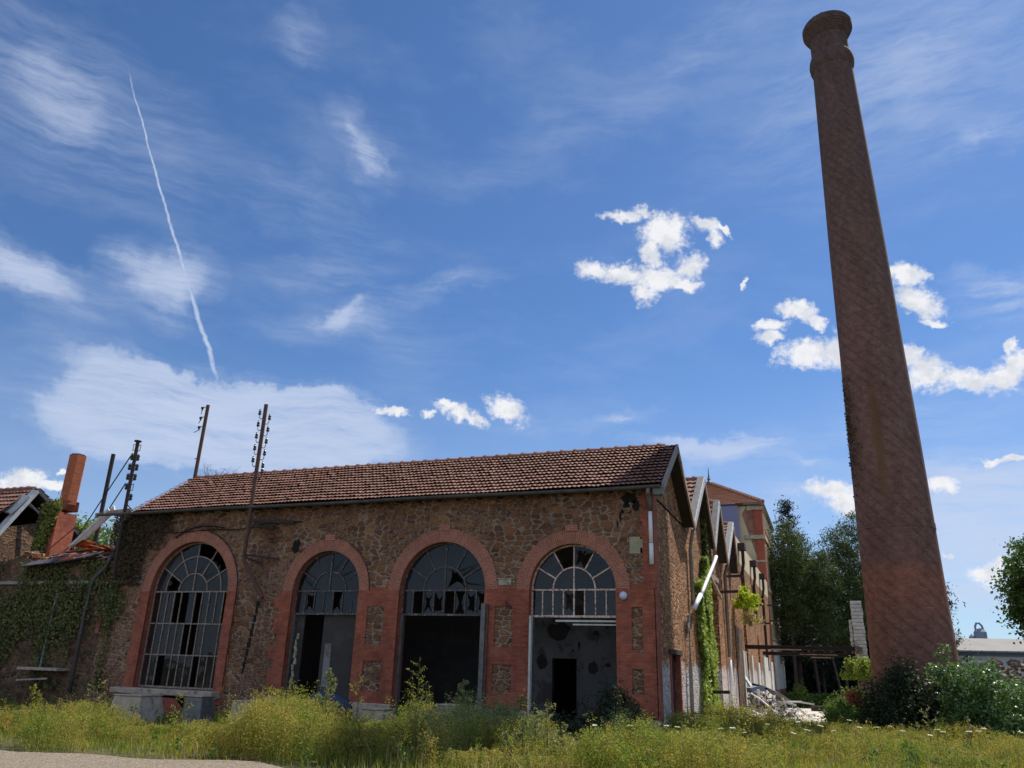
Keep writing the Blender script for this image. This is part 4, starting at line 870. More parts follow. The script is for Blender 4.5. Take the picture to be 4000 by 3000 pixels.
# ruined shed with a collapsed roof, behind the wall
rs=empty('ruined_shed',(-28,4,0),'ruined shed at the left edge with broken rafters and torn white sheets','building')
q=MB(); q.prism([(-27.3,1.6,-.1),(-27.3,6.3,-.1),(-27.3,6.3,5.9),(-27.3,4.6,6.9),(-27.3,2.6,6.3),(-27.3,1.6,5.3)],(-.3,0,0)); q.build('gable_wall',M['stone_dark'],rs)
q=MB(); q.box(-36,-27.6,1.6,1.8,-.1,6.3); q.box(-36,-27.6,6.1,6.3,-.1,6.3); q.box(-31,-30.9,1.8,6.1,4,8); q.build('dark_inner_walls',M['void'],rs)
tiled('tile_roof',-36,-27.2,2.25,6.85,3.6,8.15,rs,M['tile'],wave=.2,row=.3,res=4,seed=31)
tiled('rear_roof',-36,-26.9,6.5,6.35,3.6,8.15,rs,M['tile'],wave=.2,row=.3,res=2,seed=32)
q=MB(); deck(q,-36,-27.0,(6.45,6.35),(3.6,8.12),.08,.01); deck(q,-36,-27.3,(2.3,6.85),(3.6,8.12),.06,.01); q.build('roof_deck',M['wood_dark'],rs)
ridge(-36,-27.2,3.6,8.17,rs,M['tile'])
q=MB()
q.bar((-27.0,3.6,8.08),(-27.0,6.45,6.36),.07,.14); q.bar((-27.15,3.45,7.5),(-27.1,5.6,6.2),.06,.07); q.bar((-27.6,3.2,7.7),(-27.3,5.9,6.6),.07); q.bar((-28.4,2.2,6.9),(-27.9,2.0,5.5),.08); q.bar((-29.2,2.2,6.9),(-28.9,2.0,5.6),.08)
q.bar((-26.9,4.2,7.8),(-26.7,4.9,6.8),.08)
q.each('rafter',M['wood_grey'],rs)
q=MB(); q.bar((-26.98,3.5,8.0),(-27.25,2.1,5.45),.16,.34,up=(1,0,0)); q.bar((-27.1,3.2,7.75),(-27.3,2.7,6.95),.10,.55,up=(1,0,0)); q.each('torn_sheet',M['sheet'],rs)
q=MB(); q.bar((-27.8,2.5,6.95),(-28.2,1.8,5.75),.04,.4,up=(1,0,0)); q.build('blue_sheet',M['bluesheet'],rs)
n=700; P_=np.stack([rng.normal(-25.0,.22,n),rng.normal(.2,.1,n),rng.normal(4.75,.10,n)],1)
o=npmesh('wall_top_plant',leaves(P_,.09),4,M['ivy_bright']); tag(o,'small bright green plant growing on the crown of the ivy wall','plant')

# ------------------------------------------------------------------ poles
def insulator(q,x,y,z,side,hang=False,s=1.):
    """bell insulator on a bent hook"""
    q.tube([(x,y,z-.17*s),(x+side*.10*s,y,z-.2*s),(x+side*.15*s,y,z-.14*s),(x+side*.155*s,y,z-.02*s)],.012,6,1)
    q.lathe((x+side*.155*s,y,z-.05*s),[(0,0),(.042*s,0),(.052*s,.04*s),(.036*s,.075*s),(.046*s,.10*s),(.038*s,.14*s),(.018*s,.17*s),(.03*s,.185*s),(0,.2*s)],10,0)
p3=empty('insulator_pole',(-12.28,-.4,3),'tall rusty pole bent at its foot, with bell insulators, left of the second arch','pole','rusty line poles by the hall')
q=MB(); q.tube([(-11.5,-.3,3.26),(-12.27,-.4,4.35),(-12.30,-.4,4.6),(-12.28,-.4,9.28)],.062,10); q.build('shaft',M['rust'],p3)
for k in range(5):
    for s,dz in ((-1,.0),(1,-.2)):
        q=MB(); insulator(q,-12.28+s*.05,-.4,9.0-.39*k+dz,s); q.build('insulator',[M['insul'],M['rust_dark']],p3)
q=MB(); insulator(q,-12.23,-.4,7.05,1); q.build('insulator',[M['insul'],M['rust_dark']],p3)
q=MB(); q.bar((-12.2,-.38,5.55),(-10.9,-.05,5.50),.07,.09); q.bar((-12.2,-.35,5.4),(-11.6,-.05,5.35),.07); q.bar((-12.3,-.38,4.52),(-11.3,-.05,4.42),.05,.06); q.bar((-12.3,-.38,4.45),(-11.9,-.05,4.3),.05); q.each('wall_bracket',M['rust_dark'],p3)
p2=empty('ridge_pole',(-17.14,2.15,7.7),'tall iron pole standing on the left end of the tiled ridge','pole','rusty line poles by the hall')
q=MB(); q.tube([(-17.16,2.15,7.6),(-17.11,2.15,10.52)],.065,10); q.build('shaft',M['rust'],p2)
for k,z in enumerate((10.42,10.03,9.66)):
    q=MB(); q.bar((-17.13,2.15,z+.03),(-17.36,2.15,z+.03),.022); q.lathe((-17.36,2.15,z-.12),[(0,0),(.025,.02),(.03,.08),(.055,.1),(.06,.14),(.035,.17),(0,.18)],9,0)
    q.bar((-17.36,2.15,z-.1),(-17.36-.05*(k+.3)-.1*(k==2),2.15,z-.24+.03*k),.018); q.build('insulator',[M['insul']],p2)
q=MB(); q.box(-17.32,-16.95,2.0,2.3,7.58,7.66); q.bar((-17.14,2.15,8.45),(-17.3,2.15,8.45),.03); q.build('foot_plate',M['rust_dark'],p2)
p1=empty('reel_insulator_pole',(-17.53,-.3,4),'rusty pole with paired reel insulators at the left corner of the hall','pole','rusty line poles by the hall')
q=MB(); q.tube([(-17.5,-.2,3.9),(-17.48,-.3,4.4),(-17.52,-.3,5.3),(-17.56,-.3,8.47)],.06,10); q.build('shaft',M['rust_dark'],p1)
q=MB(); q.lathe((-17.56,-.3,8.45),[(0,0),(.12,.0),(.12,.04),(0,.07)],10); q.build('cap',M['rust_dark'],p1)
for k in range(6):
    for s in (-1,1):
        if k==5 and s<0: continue
        z=8.25-.34*k-(.04 if s>0 else 0); x0=-17.555+.006*k; q=MB(); e=.17+.03*(k in (2,3)); q.bar((x0,-.3,z+.1),(x0+s*e,-.3,z+.12),.018,mi=1); q.bar((x0,-.3,z-.09),(x0+s*e,-.3,z-.09),.018,mi=1); q.bar((x0+s*e*.95,-.3,z-.1),(x0+s*e*.95,-.3,z+.13),.014,mi=1)
        if not(k==0) and not (k==4 and s>0): q.lathe((x0+s*e*.8,-.3,z-.08),[(0,0),(.05,0),(.06,.05),(.035,.08),(.06,.11),(.05,.17),(0,.17)],9,0)
        q.build('insulator',[M['insul'],M['rust_dark']],p1)
q=MB(); q.bar((-17.5,-.3,6.3),(-17.2,-.1,5.95),.03); q.bar((-17.55,-.3,6.3),(-18.0,.3,5.95),.03); q.each('brace',M['rust_dark'],p1)
p0=empty('plain_pole',(-23.53,4,4),'plain dark steel pole with slanting stay wires at the left, beside the flue stack','pole')
q=MB(); q.tube([(-23.53,4,3),(-23.54,4,9.52)],.085,10); q.build('shaft',M['rust_dark'],p0)
q=MB(); q.tube([(-24.9,4.2,6.0),(-17.7,-.3,8.05)],.022,6); q.tube([(-23.5,4,6.6),(-17.75,-.3,7.0)],.022,6); q.build('stay_wire',M['rust_dark'],p0)
# cables on the facade
q=MB()
pts=[(-17.4,-.05,5.32)]+[(x,-.05,5.33+.012*(x+17)+.02*math.sin(x*3)) for x in np.arange(-17,-12.4,.3)]+[(-12.3,-.1,5.42),(-11.9,-.06,5.5),(-10.6,-.03,5.52)]
q.tube(pts,.017,6); q.tube([(-15.4,-.05,5.16),(-15.0,-.09,5.38),(-14.4,-.1,5.5),(-13.8,-.09,5.47),(-13.5,-.05,5.42)],.024,6); o=q.build('wall_cable',M['cable']); tag(o,'black cable sagging along the wall above the leftmost arch','cable')
q=MB(); c_=-14.58; q.tube([(c_+1.9*math.cos(t),-.05,3.5+1.9*math.sin(t)) for t in np.linspace(.0,1.3,16)]+[],.014,6); q.tube([(c_+1.9,-.05,3.5),(c_+1.88,-.05,.8)],.013,6); o=q.build('arch_cable',M['cable']); tag(o,'thin black cable following the right side of the leftmost brick arch','cable')
q=MB(); c_=-9.556; q.tube([(c_+1.48*math.cos(t),-.05,3.5+1.48*math.sin(t)) for t in np.linspace(.0,1.1,16)],.012,6); o=q.build('arch_wire',M['cable']); tag(o,'thin black wire along the right side of the second brick arch','cable')
# globe lamp
lp=empty('wall_lamp',(-.79,-.04,3.33),'round frosted wall lamp on the brick beside the rightmost arch','lamp')
q=MB(); 
for (r0,z0),(r1,z1) in (((0,-.10),(.05,-.095)),((.05,-.095),(.09,-.055)),((.09,-.055),(.105,0)),):
    for k in range(20):
        t0,t1=2*math.pi*k/20,2*math.pi*(k+1)/20; f=lambda r_,y_,t:(-.79+r_*math.cos(t),-.05+y_,3.33+r_*math.sin(t))
        q.face([f(r0,z0,t0),f(r0,z0,t1),f(r1,z1,t1),f(r1,z1,t0)] if r0 else [f(0,z0,0),f(r1,z1,t1),f(r1,z1,t0)])
q.build('glass_dome',M['lampw'],lp,smooth=True,weld=True)
q=MB(); q.tube([(-.79,-.07,3.33),(-.79,-.02,3.33)],.11,20); q.build('lamp_base',M['zinc'],lp)
# rail post beside the third arch, broken at the top
q=MB(); q.box(-4.6,-4.47,-.12,-.03,.2,3.14); o=q.build('steel_door_rail',M['zinc'],bevel=.01); tag(o,'upright grey steel channel fixed beside the third arch','rail')
q=MB(); q.box(-4.46,-4.40,-.09,-.03,.2,3.1); o.name='door_rail'; q.build('rusty_edge',M['rust'],o)
q=MB(); q.box(-3.28,-3.22,-.02,.10,.1,2.84); o=q.build('door_post',M['paleframe']); tag(o,'slim whitish post in the left side of the rightmost arch','post')
q=MB(); q.bar((-3.9,-.04,3.14),(-3.75,-.04,3.02),.03); q.bar((-3.9,-.04,3.14),(-3.92,-.04,3.2),.03); q.build('iron_hook',M['rust_dark'],hall)

# ------------------------------------------------------------------ mill at the far end
ml=empty('mill_building',(-8,50,0),'tall brick mill with hipped tile roof and violet grey panel at the yard end','building')
MY,MY1,MZ=43.4,56,14.1
q=MB(); q.face([(-22,MY,-1.5),(-.6,MY,-1.5),(-.6,MY,MZ),(-22,MY,MZ)]); q.build('front_wall',M['brick_mill'],ml)
q=MB(); q.prism([(-22,MY-.06,8.1),(-.25,MY-.06,8.1),(-.3,MY-.06,9.0),(-1.5,MY-.06,13.3),(-1.1,MY-.06,13.9),(-22,MY-.06,13.9)],(0,.05,0)); q.box(-1.1,-.1,MY-.05,MY,13.6,13.95); q.build('cream_render',M['cream'],ml)
q=MB(); q.box(-6.5,-1.75,MY-.3,MY-.07,10.3,13.95); q.build('grey_panel',M['panel'],ml); q=MB(); q.box(-6.6,-1.65,MY-.34,MY-.05,13.96,14.1); q.build('maroon_trim',M['maroon'],ml)
q=MB(); q.box(-.6,.02,MY-.1,MY+.6,-1.5,13.9); q.build('corner_pilaster',M['redpaint'],ml)
q=MB(); q.box(-1.4,.12,MY-.2,MY+.02,11.35,11.65); q.box(-.75,.1,MY-.16,MY+.02,9.6,9.75); q.box(-.7,.1,MY-.2,MY,13.6,13.85); q.each('string_course',M['concrete'],ml)
q=MB(); q.box(-.4,0,MY+.6,MY1,-1.5,14.0); q.build('side_wall',M['brick_mill'],ml)
for zb,zt_,nm in ((12.5,13.7,'attic'),(8.0,11.0,'upper'),(4.2,7.2,'middle'),(.2,3.4,'lower')):
    for k in range(8):
        y=MY+1.2+k*1.45
        q=MB(); q.box(.0,.04,y-.16,y+.95,zb-.14,zt_+.14); f=q.build('window',M['cream'],ml)
        q=MB(); q.box(.04,.055,y+.1,y+.55,zb,zt_); q.build('pane',M['pane_dim'],f)
q=MB(); q.box(-.1,.12,MY+.3,MY1+.1,11.4,11.7); q.box(-.1,.1,MY+.3,MY1+.1,7.5,7.72); q.box(-.1,.15,MY-.3,MY1+.3,13.95,14.12); q.each('cornice',M['cream'],ml)
q=MB(); q.box(-1.3,.15,MY-.38,MY-.2,13.98,14.1); q.box(.15,.22,MY-.3,MY1+.3,14.05,14.18); q.each('gutter',M['zinc'],ml)
q=MB(); q.box(-.05,.09,MY+6,MY1+.02,-1.5,.55); q.build('red_base',M['redpaint'],ml)
q=MB(); q.box(.0,.12,MY+.7,MY1,.55,3.9); q.build('pale_ground_floor',M['paleframe'],ml)
# hip roof: front slope and side slope
RX,RY,RZ=-4.4,MY+5.6,17.05; 
V=[];U_=[]
def hip_rows(A,B,C_,D,rows):
    """A-B eave, D-C ridge"""
    A,B,C_,D=[np.array(v,float) for v in (A,B,C_,D)]; nrm=np.cross(B-A,D-A); nrm/=np.linalg.norm(nrm); 
    if nrm[2]<0: nrm=-nrm
    L=np.linalg.norm((D+C_)/2-(A+B)/2)
    for k in range(rows):
        s0,s1=k/rows,(k+1)/rows; p=[A+(D-A)*s0,B+(C_-B)*s0,B+(C_-B)*s1,A+(D-A)*s1]; p[0]=p[0]+nrm*.09;p[1]=p[1]+nrm*.09
        n=26
        for i in range(n):
            a,b=i/n,(i+1)/n; Q=[p[0]+(p[1]-p[0])*a,p[0]+(p[1]-p[0])*b,p[3]+(p[2]-p[3])*b,p[3]+(p[2]-p[3])*a]; V.append(Q); U_.append([(q_[0]+q_[1],s*L) for q_,s in zip(Q,(s0+.01,s0+.01,s1-.005,s1-.005))])
        base=[A+(D-A)*s0,B+(C_-B)*s0]; V.append([base[0],base[1],p[1],p[0]]); U_.append([(0,s0*L),(1,s0*L),(1,s0*L),(0,s0*L)])
E_=.15
hip_rows((-22,MY-.4,MZ),(E_,MY-.4,MZ),(RX,RY,RZ),(-22,RY,RZ),17); hip_rows((E_,MY-.4,MZ),(E_,MY1+.4,MZ),(RX,RY+1.6,RZ),(RX,RY,RZ),17)
npmesh('hipped_roof',np.array(V).reshape(-1,3),4,M['tile_mill'],ml,np.array(U_).reshape(-1,2))
q=MB(); n_=22
for k in range(n_):
    a=Vector((E_,MY-.4,MZ+.05)).lerp(Vector((RX,RY,RZ+.08)),k/n_); b=Vector((E_,MY-.4,MZ+.05)).lerp(Vector((RX,RY,RZ+.08)),(k+1)/n_); q.tube([a,b],[.2,.14],7)
q.tube([(-22,RY,RZ+.05),(RX,RY,RZ+.05)],.16,7); q.build('hip_tiles',M['tile_mill'],ml)
q=MB(); q.lathe((RX-.15,RY,RZ),[(0,0),(.22,0),(.2,.25),(.09,.35),(.16,.5),(.09,.62),(.05,.9),(.02,1.5),(0,1.55)],10); q.build('finial',M['zinc'],ml)

# ------------------------------------------------------------------ factory chimney
CX,CY=6.66,13.25
ch=empty('factory_chimney',(CX,CY,0),'towering round red brick factory chimney with a flared crown, right of the hall','chimney')
q=MB(); pr=[(r_*.91,z_) for r_,z_ in [(1.72,-.5),(1.66,.5),(1.58,2.1),(1.53,4.0),(1.49,6.2),(1.42,10.5),(1.32,14.5),(1.23,19),(1.12,23),(1.02,26.5),(.965,28.55)]]
pp=[]
for (r0,z0),(r1,z1) in zip(pr,pr[1:]):
    for k in range(6): pp.append((r0+(r1-r0)*k/6,z0+(z1-z0)*k/6))
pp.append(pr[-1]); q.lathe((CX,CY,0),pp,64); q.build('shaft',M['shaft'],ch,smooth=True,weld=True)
q=MB(); q.lathe((CX,CY,0),[(.87,28.5),(.91,28.56),(.965,28.72),(.995,28.95),(.97,29.18),(.91,29.36),(.85,29.44),(.845,29.5)],64); q.build('collar_ring',M['shaft'],ch,smooth=True,weld=True)
q=MB(); q.lathe((CX,CY,0),[(.845,29.48),(.835,30.38),(.865,30.40),(.875,30.46),(.905,30.48),(.92,30.55),(.955,30.58),(.975,30.66),(1.01,30.69),(1.035,30.78),(1.07,30.80),(1.085,30.88),(1.115,30.9),(1.125,31.16),(1.085,31.18),(1.07,31.27),(.9,31.28),(.84,31.1),(.76,29.0)],64); q.build('flared_crown',M['shaft'],ch,smooth=False)
q=MB(); r=random.Random(8)
for k in range(9):
    t=r.uniform(0,6.28); q.bar((CX+.98*math.cos(t),CY+.98*math.sin(t),31.27),(CX+.98*math.cos(t+.12),CY+.98*math.sin(t+.12),31.29),.12,.08)
q.build('crown_bricks',M['shaft'],ch)
q=MB()
for zc in (6.95,): q.lathe((CX,CY,0),[(1.345,zc-.12),(1.365,zc-.11),(1.36,zc+.11),(1.335,zc+.12)],64)
q.build('brick_band',M['shaft'],ch)
# dried creeper on the shaft
def shaft_r(z): return np.interp(z,[p[1] for p in pr],[p[0] for p in pr])
n=1000; z=rng.uniform(7.8,13.0,n); th=math.pi+.28+np.abs(rng.normal(size=n))*.2; rr_=shaft_r(z)+.02+rng.random(n)*.09
k=rng.random(n)<np.clip(1.0-np.abs(z-10.8)/3.,0,1); P_=np.stack([CX+rr_*np.cos(th),CY+rr_*np.sin(th),z],1)[k]
o=npmesh('edge_creeper',leaves(P_,.10,np.array((-1,-.5,0))),4,M['ivy_brown']); tag(o,'thin dead creeper along the left edge of the tall chimney','climbing plant')

# ------------------------------------------------------------------ pillar and beams right of the path
pl=empty('ruined_pillar',(5.2,22.5,0),'broken white brick gatepost left of the tall chimney','pillar')
q=MB(); r=random.Random(2); z=2.4
while z<5.0:
    q.box(5.02+r.uniform(-.02,.02),5.52+r.uniform(-.02,.02),22.3,22.9,z,z+.15); z+=.165
z=2.6
while z<4.1:
    q.box(4.86+r.uniform(-.02,.02),5.0,22.6,23.1,z,z+.18); z+=.2
q.build('white_brickwork',M['debris_w'],pl,bevel=.02)
q=MB()
for k in range(34):
    z=r.uniform(-.2,2.9); x=r.uniform(4.95,5.3+.25*(z<2)); s_=r.uniform(.18,.34); q.box(x,x+s_,22.2+r.random()*.2,22.9,z,z+s_*.6)
q.box(4.98,5.5,22.4,22.85,-.3,2.9); q.build('broken_stonework',M['rubble'],pl,bevel=.03)
bz=[(2.85,.26,.2),(2.62,.2,.9)]
for (z,h,x0),lab in zip(((2.83,.16,-.05),(2.55,.14,.8)),('upper of two dark rusty beams spanning the path to the broken pillar','lower of two dark rusty beams spanning the path to the broken pillar')):
    q=MB(); q.box(x0,5.05,22.42,22.62,z-h/2,z-h/2+.03); q.box(x0,5.05,22.42,22.62,z+h/2,z+h/2+.03); q.box(x0,5.05,22.5,22.54,z-h/2,z+h/2); o=q.build('steel_beam',M['rust_dark']); tag(o,lab,'beam','steel beams over the path')
q=MB(); q.box(1.2,2.6,22.38,22.41,2.72,2.78); o=q.build('batten',M['wood_brown']); tag(o,'pale batten on the face of the upper rusty beam','batten')
q=MB(); q.box(2.5,4.2,22.36,22.40,2.53,2.57); q.box(3.0,3.9,22.38,22.42,2.40,2.44); o=q.build('batten',M['wood_brown']); tag(o,'pale battens hanging under the lower rusty beam','batten')
# ------------------------------------------------------------------ far right: warehouse, silo
wh=empty('warehouse',(25,72,0),'long low grey warehouse beyond the rubble at the right edge','building')
q=MB(); q.hexa([(15.2,69,4.15),(60,69,4.15),(60,75,5.5),(15.2,75,5.5),(15.2,69,4.3),(60,69,4.3),(60,75,5.65),(15.2,75,5.65)]); q.build('roof',M['whse'],wh)
q=MB(); q.box(15.4,60,69.5,80,-1.5,3.82); q.build('wall',M['whsew'],wh); q=MB(); q.box(15.3,60,69.4,69.48,3.82,4.18); q.build('window_band',M['whseb'],wh)
q=MB()
for k in range(46): q.box(15.3+k,15.42+k,68.97,69.0,4.12,4.31)
q.build('eaves_bracket',M['zinc'],wh)
sl_=empty('steel_silo',(21.3,100,0),'distant steel silo with an arched pipe above the warehouse roof','silo')
q=MB(); q.lathe((22.2,100,0),[(.75,-2),(.75,7.5),(.4,7.9),(0,8.0)],20); q.lathe((21.2,100,0),[(.35,-2),(.35,6.9),(0,7.3)],14); q.build('tank',M['silo'],sl_,smooth=False)
q=MB(); q.tube([(21.75,100,7.4),(21.75,100,8.2),(21.95,100,8.6),(22.25,100,8.6),(22.5,100,8.3),(22.8,100,7.0),(23.05,100,4)],.13,8); q.build('arched_pipe',M['silo'],sl_)

# ------------------------------------------------------------------ trees
def crown_clumps(c,rx,ry,rz,n,shape='round'):
    P_=unit(rng.normal(size=(n,3)))*(rng.random((n,1))**.42); 
    if shape=='cone': P_[:,2]=rng.random(n)**1.6*2-1; rr=(1-(P_[:,2]+1)/2)**.6*.97+.03; a=rng.random(n)*6.283; q_=rng.random(n)**.5; P_[:,0]=np.cos(a)*rr*q_; P_[:,1]=np.sin(a)*rr*q_
    return np.array(c)+P_*np.array([rx,ry,rz])
def tree(name,base,h,trunk_r,crown,mat,leaf,nclump,per,clr,label,group,lean=(0,0),shape='round',cz=.62,cx=0,limbs=9,bark='bark',trunk_top=.85,aspect=.5,cat='tree',flatten=.75,seed=0):
    t=empty(name,base,label,cat,group); b=np.array(base,float); r=random.Random(seed+int(abs(b[0])*100))
    top=b+np.array([lean[0],lean[1],h*trunk_top]); mid=b*.5+top*.5+np.array([r.uniform(-.15,.15),0,0])*h*.08
    q=MB(); q.tube([b-np.array([0,0,.3]),b*.75+top*.25,mid,b*.25+top*.75,top],[trunk_r*1.15,trunk_r*.9,trunk_r*.7,trunk_r*.45,trunk_r*.12],8)
    C_=crown_clumps(b+np.array([lean[0]*cz+cx,lean[1]*cz,h*cz]),crown[0],crown[1],crown[2],nclump,shape)
    C_[:,2]=np.minimum(C_[:,2],b[2]+h)
    for k in range(limbs):
        e=C_[r.randrange(len(C_))]; f_=min(.95,max(.15,(e[2]-b[2])/h-.10)); s=b+(top-b)*f_; q.tube([s,(s+e)/2+np.array([0,0,.1]),e],[trunk_r*.3,trunk_r*.18,trunk_r*.05],5)
    q.build('trunk',M[bark],t)
    cl=np.repeat(C_,per,0); sz=np.repeat(clr*(.5+rng.random(nclump)),per)[:,None]; P_=cl+rng.normal(size=cl.shape)*sz*np.array([1,1,flatten])*.55
    npmesh('crown',leaves(P_,leaf,np.array((0,0,.5)),aspect=aspect),4,mat,t); return t
GP='pines behind the yard'
tree('spruce_tree',(1.5,52,-.7),16.9,0.18,(2.5,2.0,6.5),M['spruce'],.28,420,34,.45,'dark pointed spruce rising highest beside the mill wall',GP,shape='cone',cz=.60,limbs=14,aspect=.25,seed=1)
tree('pine_tree',(1.3,47.5,-.6),13.9,0.14,(1.6,1.6,4.6),M['pine'],.24,280,60,.66,'dense green pine pressed against the end of the mill',GP,cz=.70,cx=.1,aspect=.25,seed=2)
tree('pine_tree',(2.9,50,-.6),13.4,0.12,(1.35,1.4,4.2),M['pine'],.24,200,55,.55,'slim green pine just right of the tall spruce',GP,lean=(-.7,0),cz=.68,aspect=.25,seed=3)
tree('pine_tree',(4.6,48,-.6),12.6,0.10,(1.15,1.2,4.2),M['pine'],.24,150,50,.5,'leaning pine with an open top midway between mill and chimney',GP,lean=(-1.7,0),cz=.66,aspect=.25,cx=.5,seed=4)
tree('pine_tree',(4.9,51,-.7),13.6,0.12,(1.9,1.5,5.0),M['pine'],.25,290,55,.62,'broad grey green pine left of the chimney',GP,cz=.66,aspect=.25,seed=5)
tree('pine_tree',(6.5,53,-.7),15.6,0.14,(1.8,1.6,5.4),M['pine'],.26,230,55,.62,'tall pine partly hidden behind the chimney shaft',GP,cz=.66,aspect=.25,seed=6)
tree('pine_tree',(3.2,58,-.8),12.6,0.12,(2.2,1.6,4.8),M['spruce'],.3,180,50,.7,'shadowed pine deep behind the leaning pine',GP,cz=.55,aspect=.3,seed=7)
tree('pine_tree',(8.3,60,-.8),15.0,0.12,(2.0,1.6,4.6),M['spruce'],.3,110,50,.7,'dark pine standing directly behind the chimney',GP,cz=.55,aspect=.3,seed=8)
# understorey and far wood behind the pines: one dark mass
n=110000; X=rng.uniform(-5,13,n); Y=rng.uniform(60,68,n); H=8.3+1.2*np.sin(X*1.1)+.8*np.sin(X*2.9+Y)
P_=np.stack([X,Y,-1+rng.random(n)**.8*H],1)
o=npmesh('dense_wood',leaves(P_,.62),4,M['spruce']); tag(o,'dark wood filling the gap behind the pine trunks','wood',kind='stuff')
n=5000; P_=np.stack([rng.uniform(-1,6.5,n),rng.uniform(47,50,n),-.8+rng.random(n)**1.5*1.1],1)
o=npmesh('forest_edge_brush',leaves(P_,.22,np.array((0,0,.5))),4,M['greenbush']); tag(o,'low green brush at the foot of the pines','brush',kind='stuff')
tree('fir_tree',(10.0,30,-.3),6.9,.12,(1.15,1.1,3.1),M['spruce'],.2,60,40,.34,'small dark fir peeping out right of the chimney',None,shape='cone',cz=.52,limbs=8,aspect=.25,seed=9)
tree('broadleaf_tree',(13.1,17,0),8.0,.2,(2.55,2.3,2.9),M['decid'],.13,1100,75,.33,'leafy green tree at the right edge of the yard',None,cz=.60,limbs=16,seed=10,aspect=.65)
GL='trees behind the ruined shed'
for i,(x,y,h,lb) in enumerate(((-43.5,20,10.6,'round green tree seen between the flue stack and the plain pole'),(-40.3,21,10.1,'light green tree seen right of the plain pole under the fallen gutter'),(-48.2,22,11.6,'green tree showing just behind the brick flue stack'),(-37.2,24,10.0,'green treetop just left of the hall end'),(-46.2,26,10.8,'pale green tree in the gap between shed and plain pole'))):
    tree('broadleaf_tree',(x,y,0),h,.25,(2.3,2.,2.6),M['hill'],.3,90,50,.8,lb,GL,cz=.72,limbs=6,seed=20+i)
# ------------------------------------------------------------------ bushes
def bush(name,c,rx,ry,h,mat,leaf,nclump,per,clr,label,group=None,cat='bush',stems=8,zmin=.0,aspect=.55,top=1.,nrm=(0,0,.4)):
    t=empty(name,(c[0],c[1],c[2]),label,cat,group); n=nclump
    P_=unit(rng.normal(size=(n,3)))*(rng.random((n,1))**.4); P_[:,2]=np.abs(P_[:,2])
    C_=np.array(c)+P_*np.array([rx,ry,h])
    q=MB(); r=random.Random(n+int(h*10))
    for k in range(stems):
        e=C_[r.randrange(n)]; q.tube([(c[0]+r.uniform(-.2,.2)*rx,c[1],c[2]-.1),((c[0]+e[0])/2,(c[1]+e[1])/2,(c[2]+e[2])/2+.1),e],[.03,.02,.008],5)
    q.build('stems',M['drystem'],t)
    cl=np.repeat(C_,per,0); sz=np.repeat(clr*(.5+rng.random(n)),per)[:,None]; Q=cl+rng.normal(size=cl.shape)*sz*.5; Q[:,2]=np.maximum(Q[:,2],c[2]+zmin)
    npmesh('foliage',leaves(Q,leaf,np.array(nrm),aspect=aspect),4,mat,t); return t
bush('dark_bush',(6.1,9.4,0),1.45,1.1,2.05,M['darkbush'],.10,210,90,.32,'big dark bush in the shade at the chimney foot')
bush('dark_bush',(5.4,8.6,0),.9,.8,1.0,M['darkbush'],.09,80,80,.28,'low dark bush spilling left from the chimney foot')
bush('silver_bush',(7.9,8.2,0),1.2,.9,2.15,M['silver'],.10,170,60,.26,'bright bush with shiny silvery leaves right of the chimney foot',stems=14)
bush('silver_bush',(7.1,8.4,.9),.5,.4,1.75,M['silver'],.10,30,40,.17,'upright silvery shoots against the chimney brick',stems=7)
bush('silver_bush',(9.25,8.6,0),.85,.8,1.75,M['silver'],.085,90,50,.25,'smaller silvery bush at the right edge before the rubble')
bush('green_bush',(4.3,12.5,0),.75,.8,1.0,M['greenbush'],.10,80,60,.28,'green bush beside the concrete path left of the chimney')
bush('green_bush',(4.7,17,0),.65,.8,1.15,M['greenbush'],.12,70,50,.3,'green bush leaning on the broken pillar')
bush('green_bush',(4.0,8.8,0),.5,.6,.62,M['greenbush'],.08,60,50,.2,'low green bush at the near edge of the path')
bush('red_bush',(4.55,11.2,.75),.24,.25,.5,M['redleaf'],.09,22,50,.14,'small bush with reddish leaves between path and dark bush',stems=3)
bush('pillar_creeper',(5.15,20.5,1.5),.85,.4,.9,M['ivy_bright'],.13,50,45,.2,'yellow green creeper draped over the broken pillar',cat='climbing plant',stems=5)
bush('wall_shrub',(.5,18.3,4.4),.52,.7,.95,M['lime'],.15,34,34,.22,'lime green shrub growing out of the side wall high up',stems=9)
bush('wall_shrub',(.6,19.2,3.75),.5,.5,.8,M['drygrass'],.12,20,30,.2,'dry yellowish shrub below the lime green one on the side wall',stems=6)
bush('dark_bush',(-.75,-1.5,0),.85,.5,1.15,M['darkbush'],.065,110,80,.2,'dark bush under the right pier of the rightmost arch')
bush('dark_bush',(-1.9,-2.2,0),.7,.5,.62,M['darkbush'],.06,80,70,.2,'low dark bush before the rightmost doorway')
bush('dark_bush',(-2.95,-2.6,0),.45,.4,.75,M['spire'],.06,50,60,.16,'grey green bush left of the rightmost doorway')
bush('dark_bush',(-21.6,-1.6,0),.9,.5,1.15,M['spire'],.07,90,60,.22,'grey green bush by the ivy wall at the left edge')
bush('forest_shrub',(1.6,43,-.6),.7,.6,1.5,M['greenbush'],.16,40,40,.3,'sunny green shrub at the far corner of the mill')
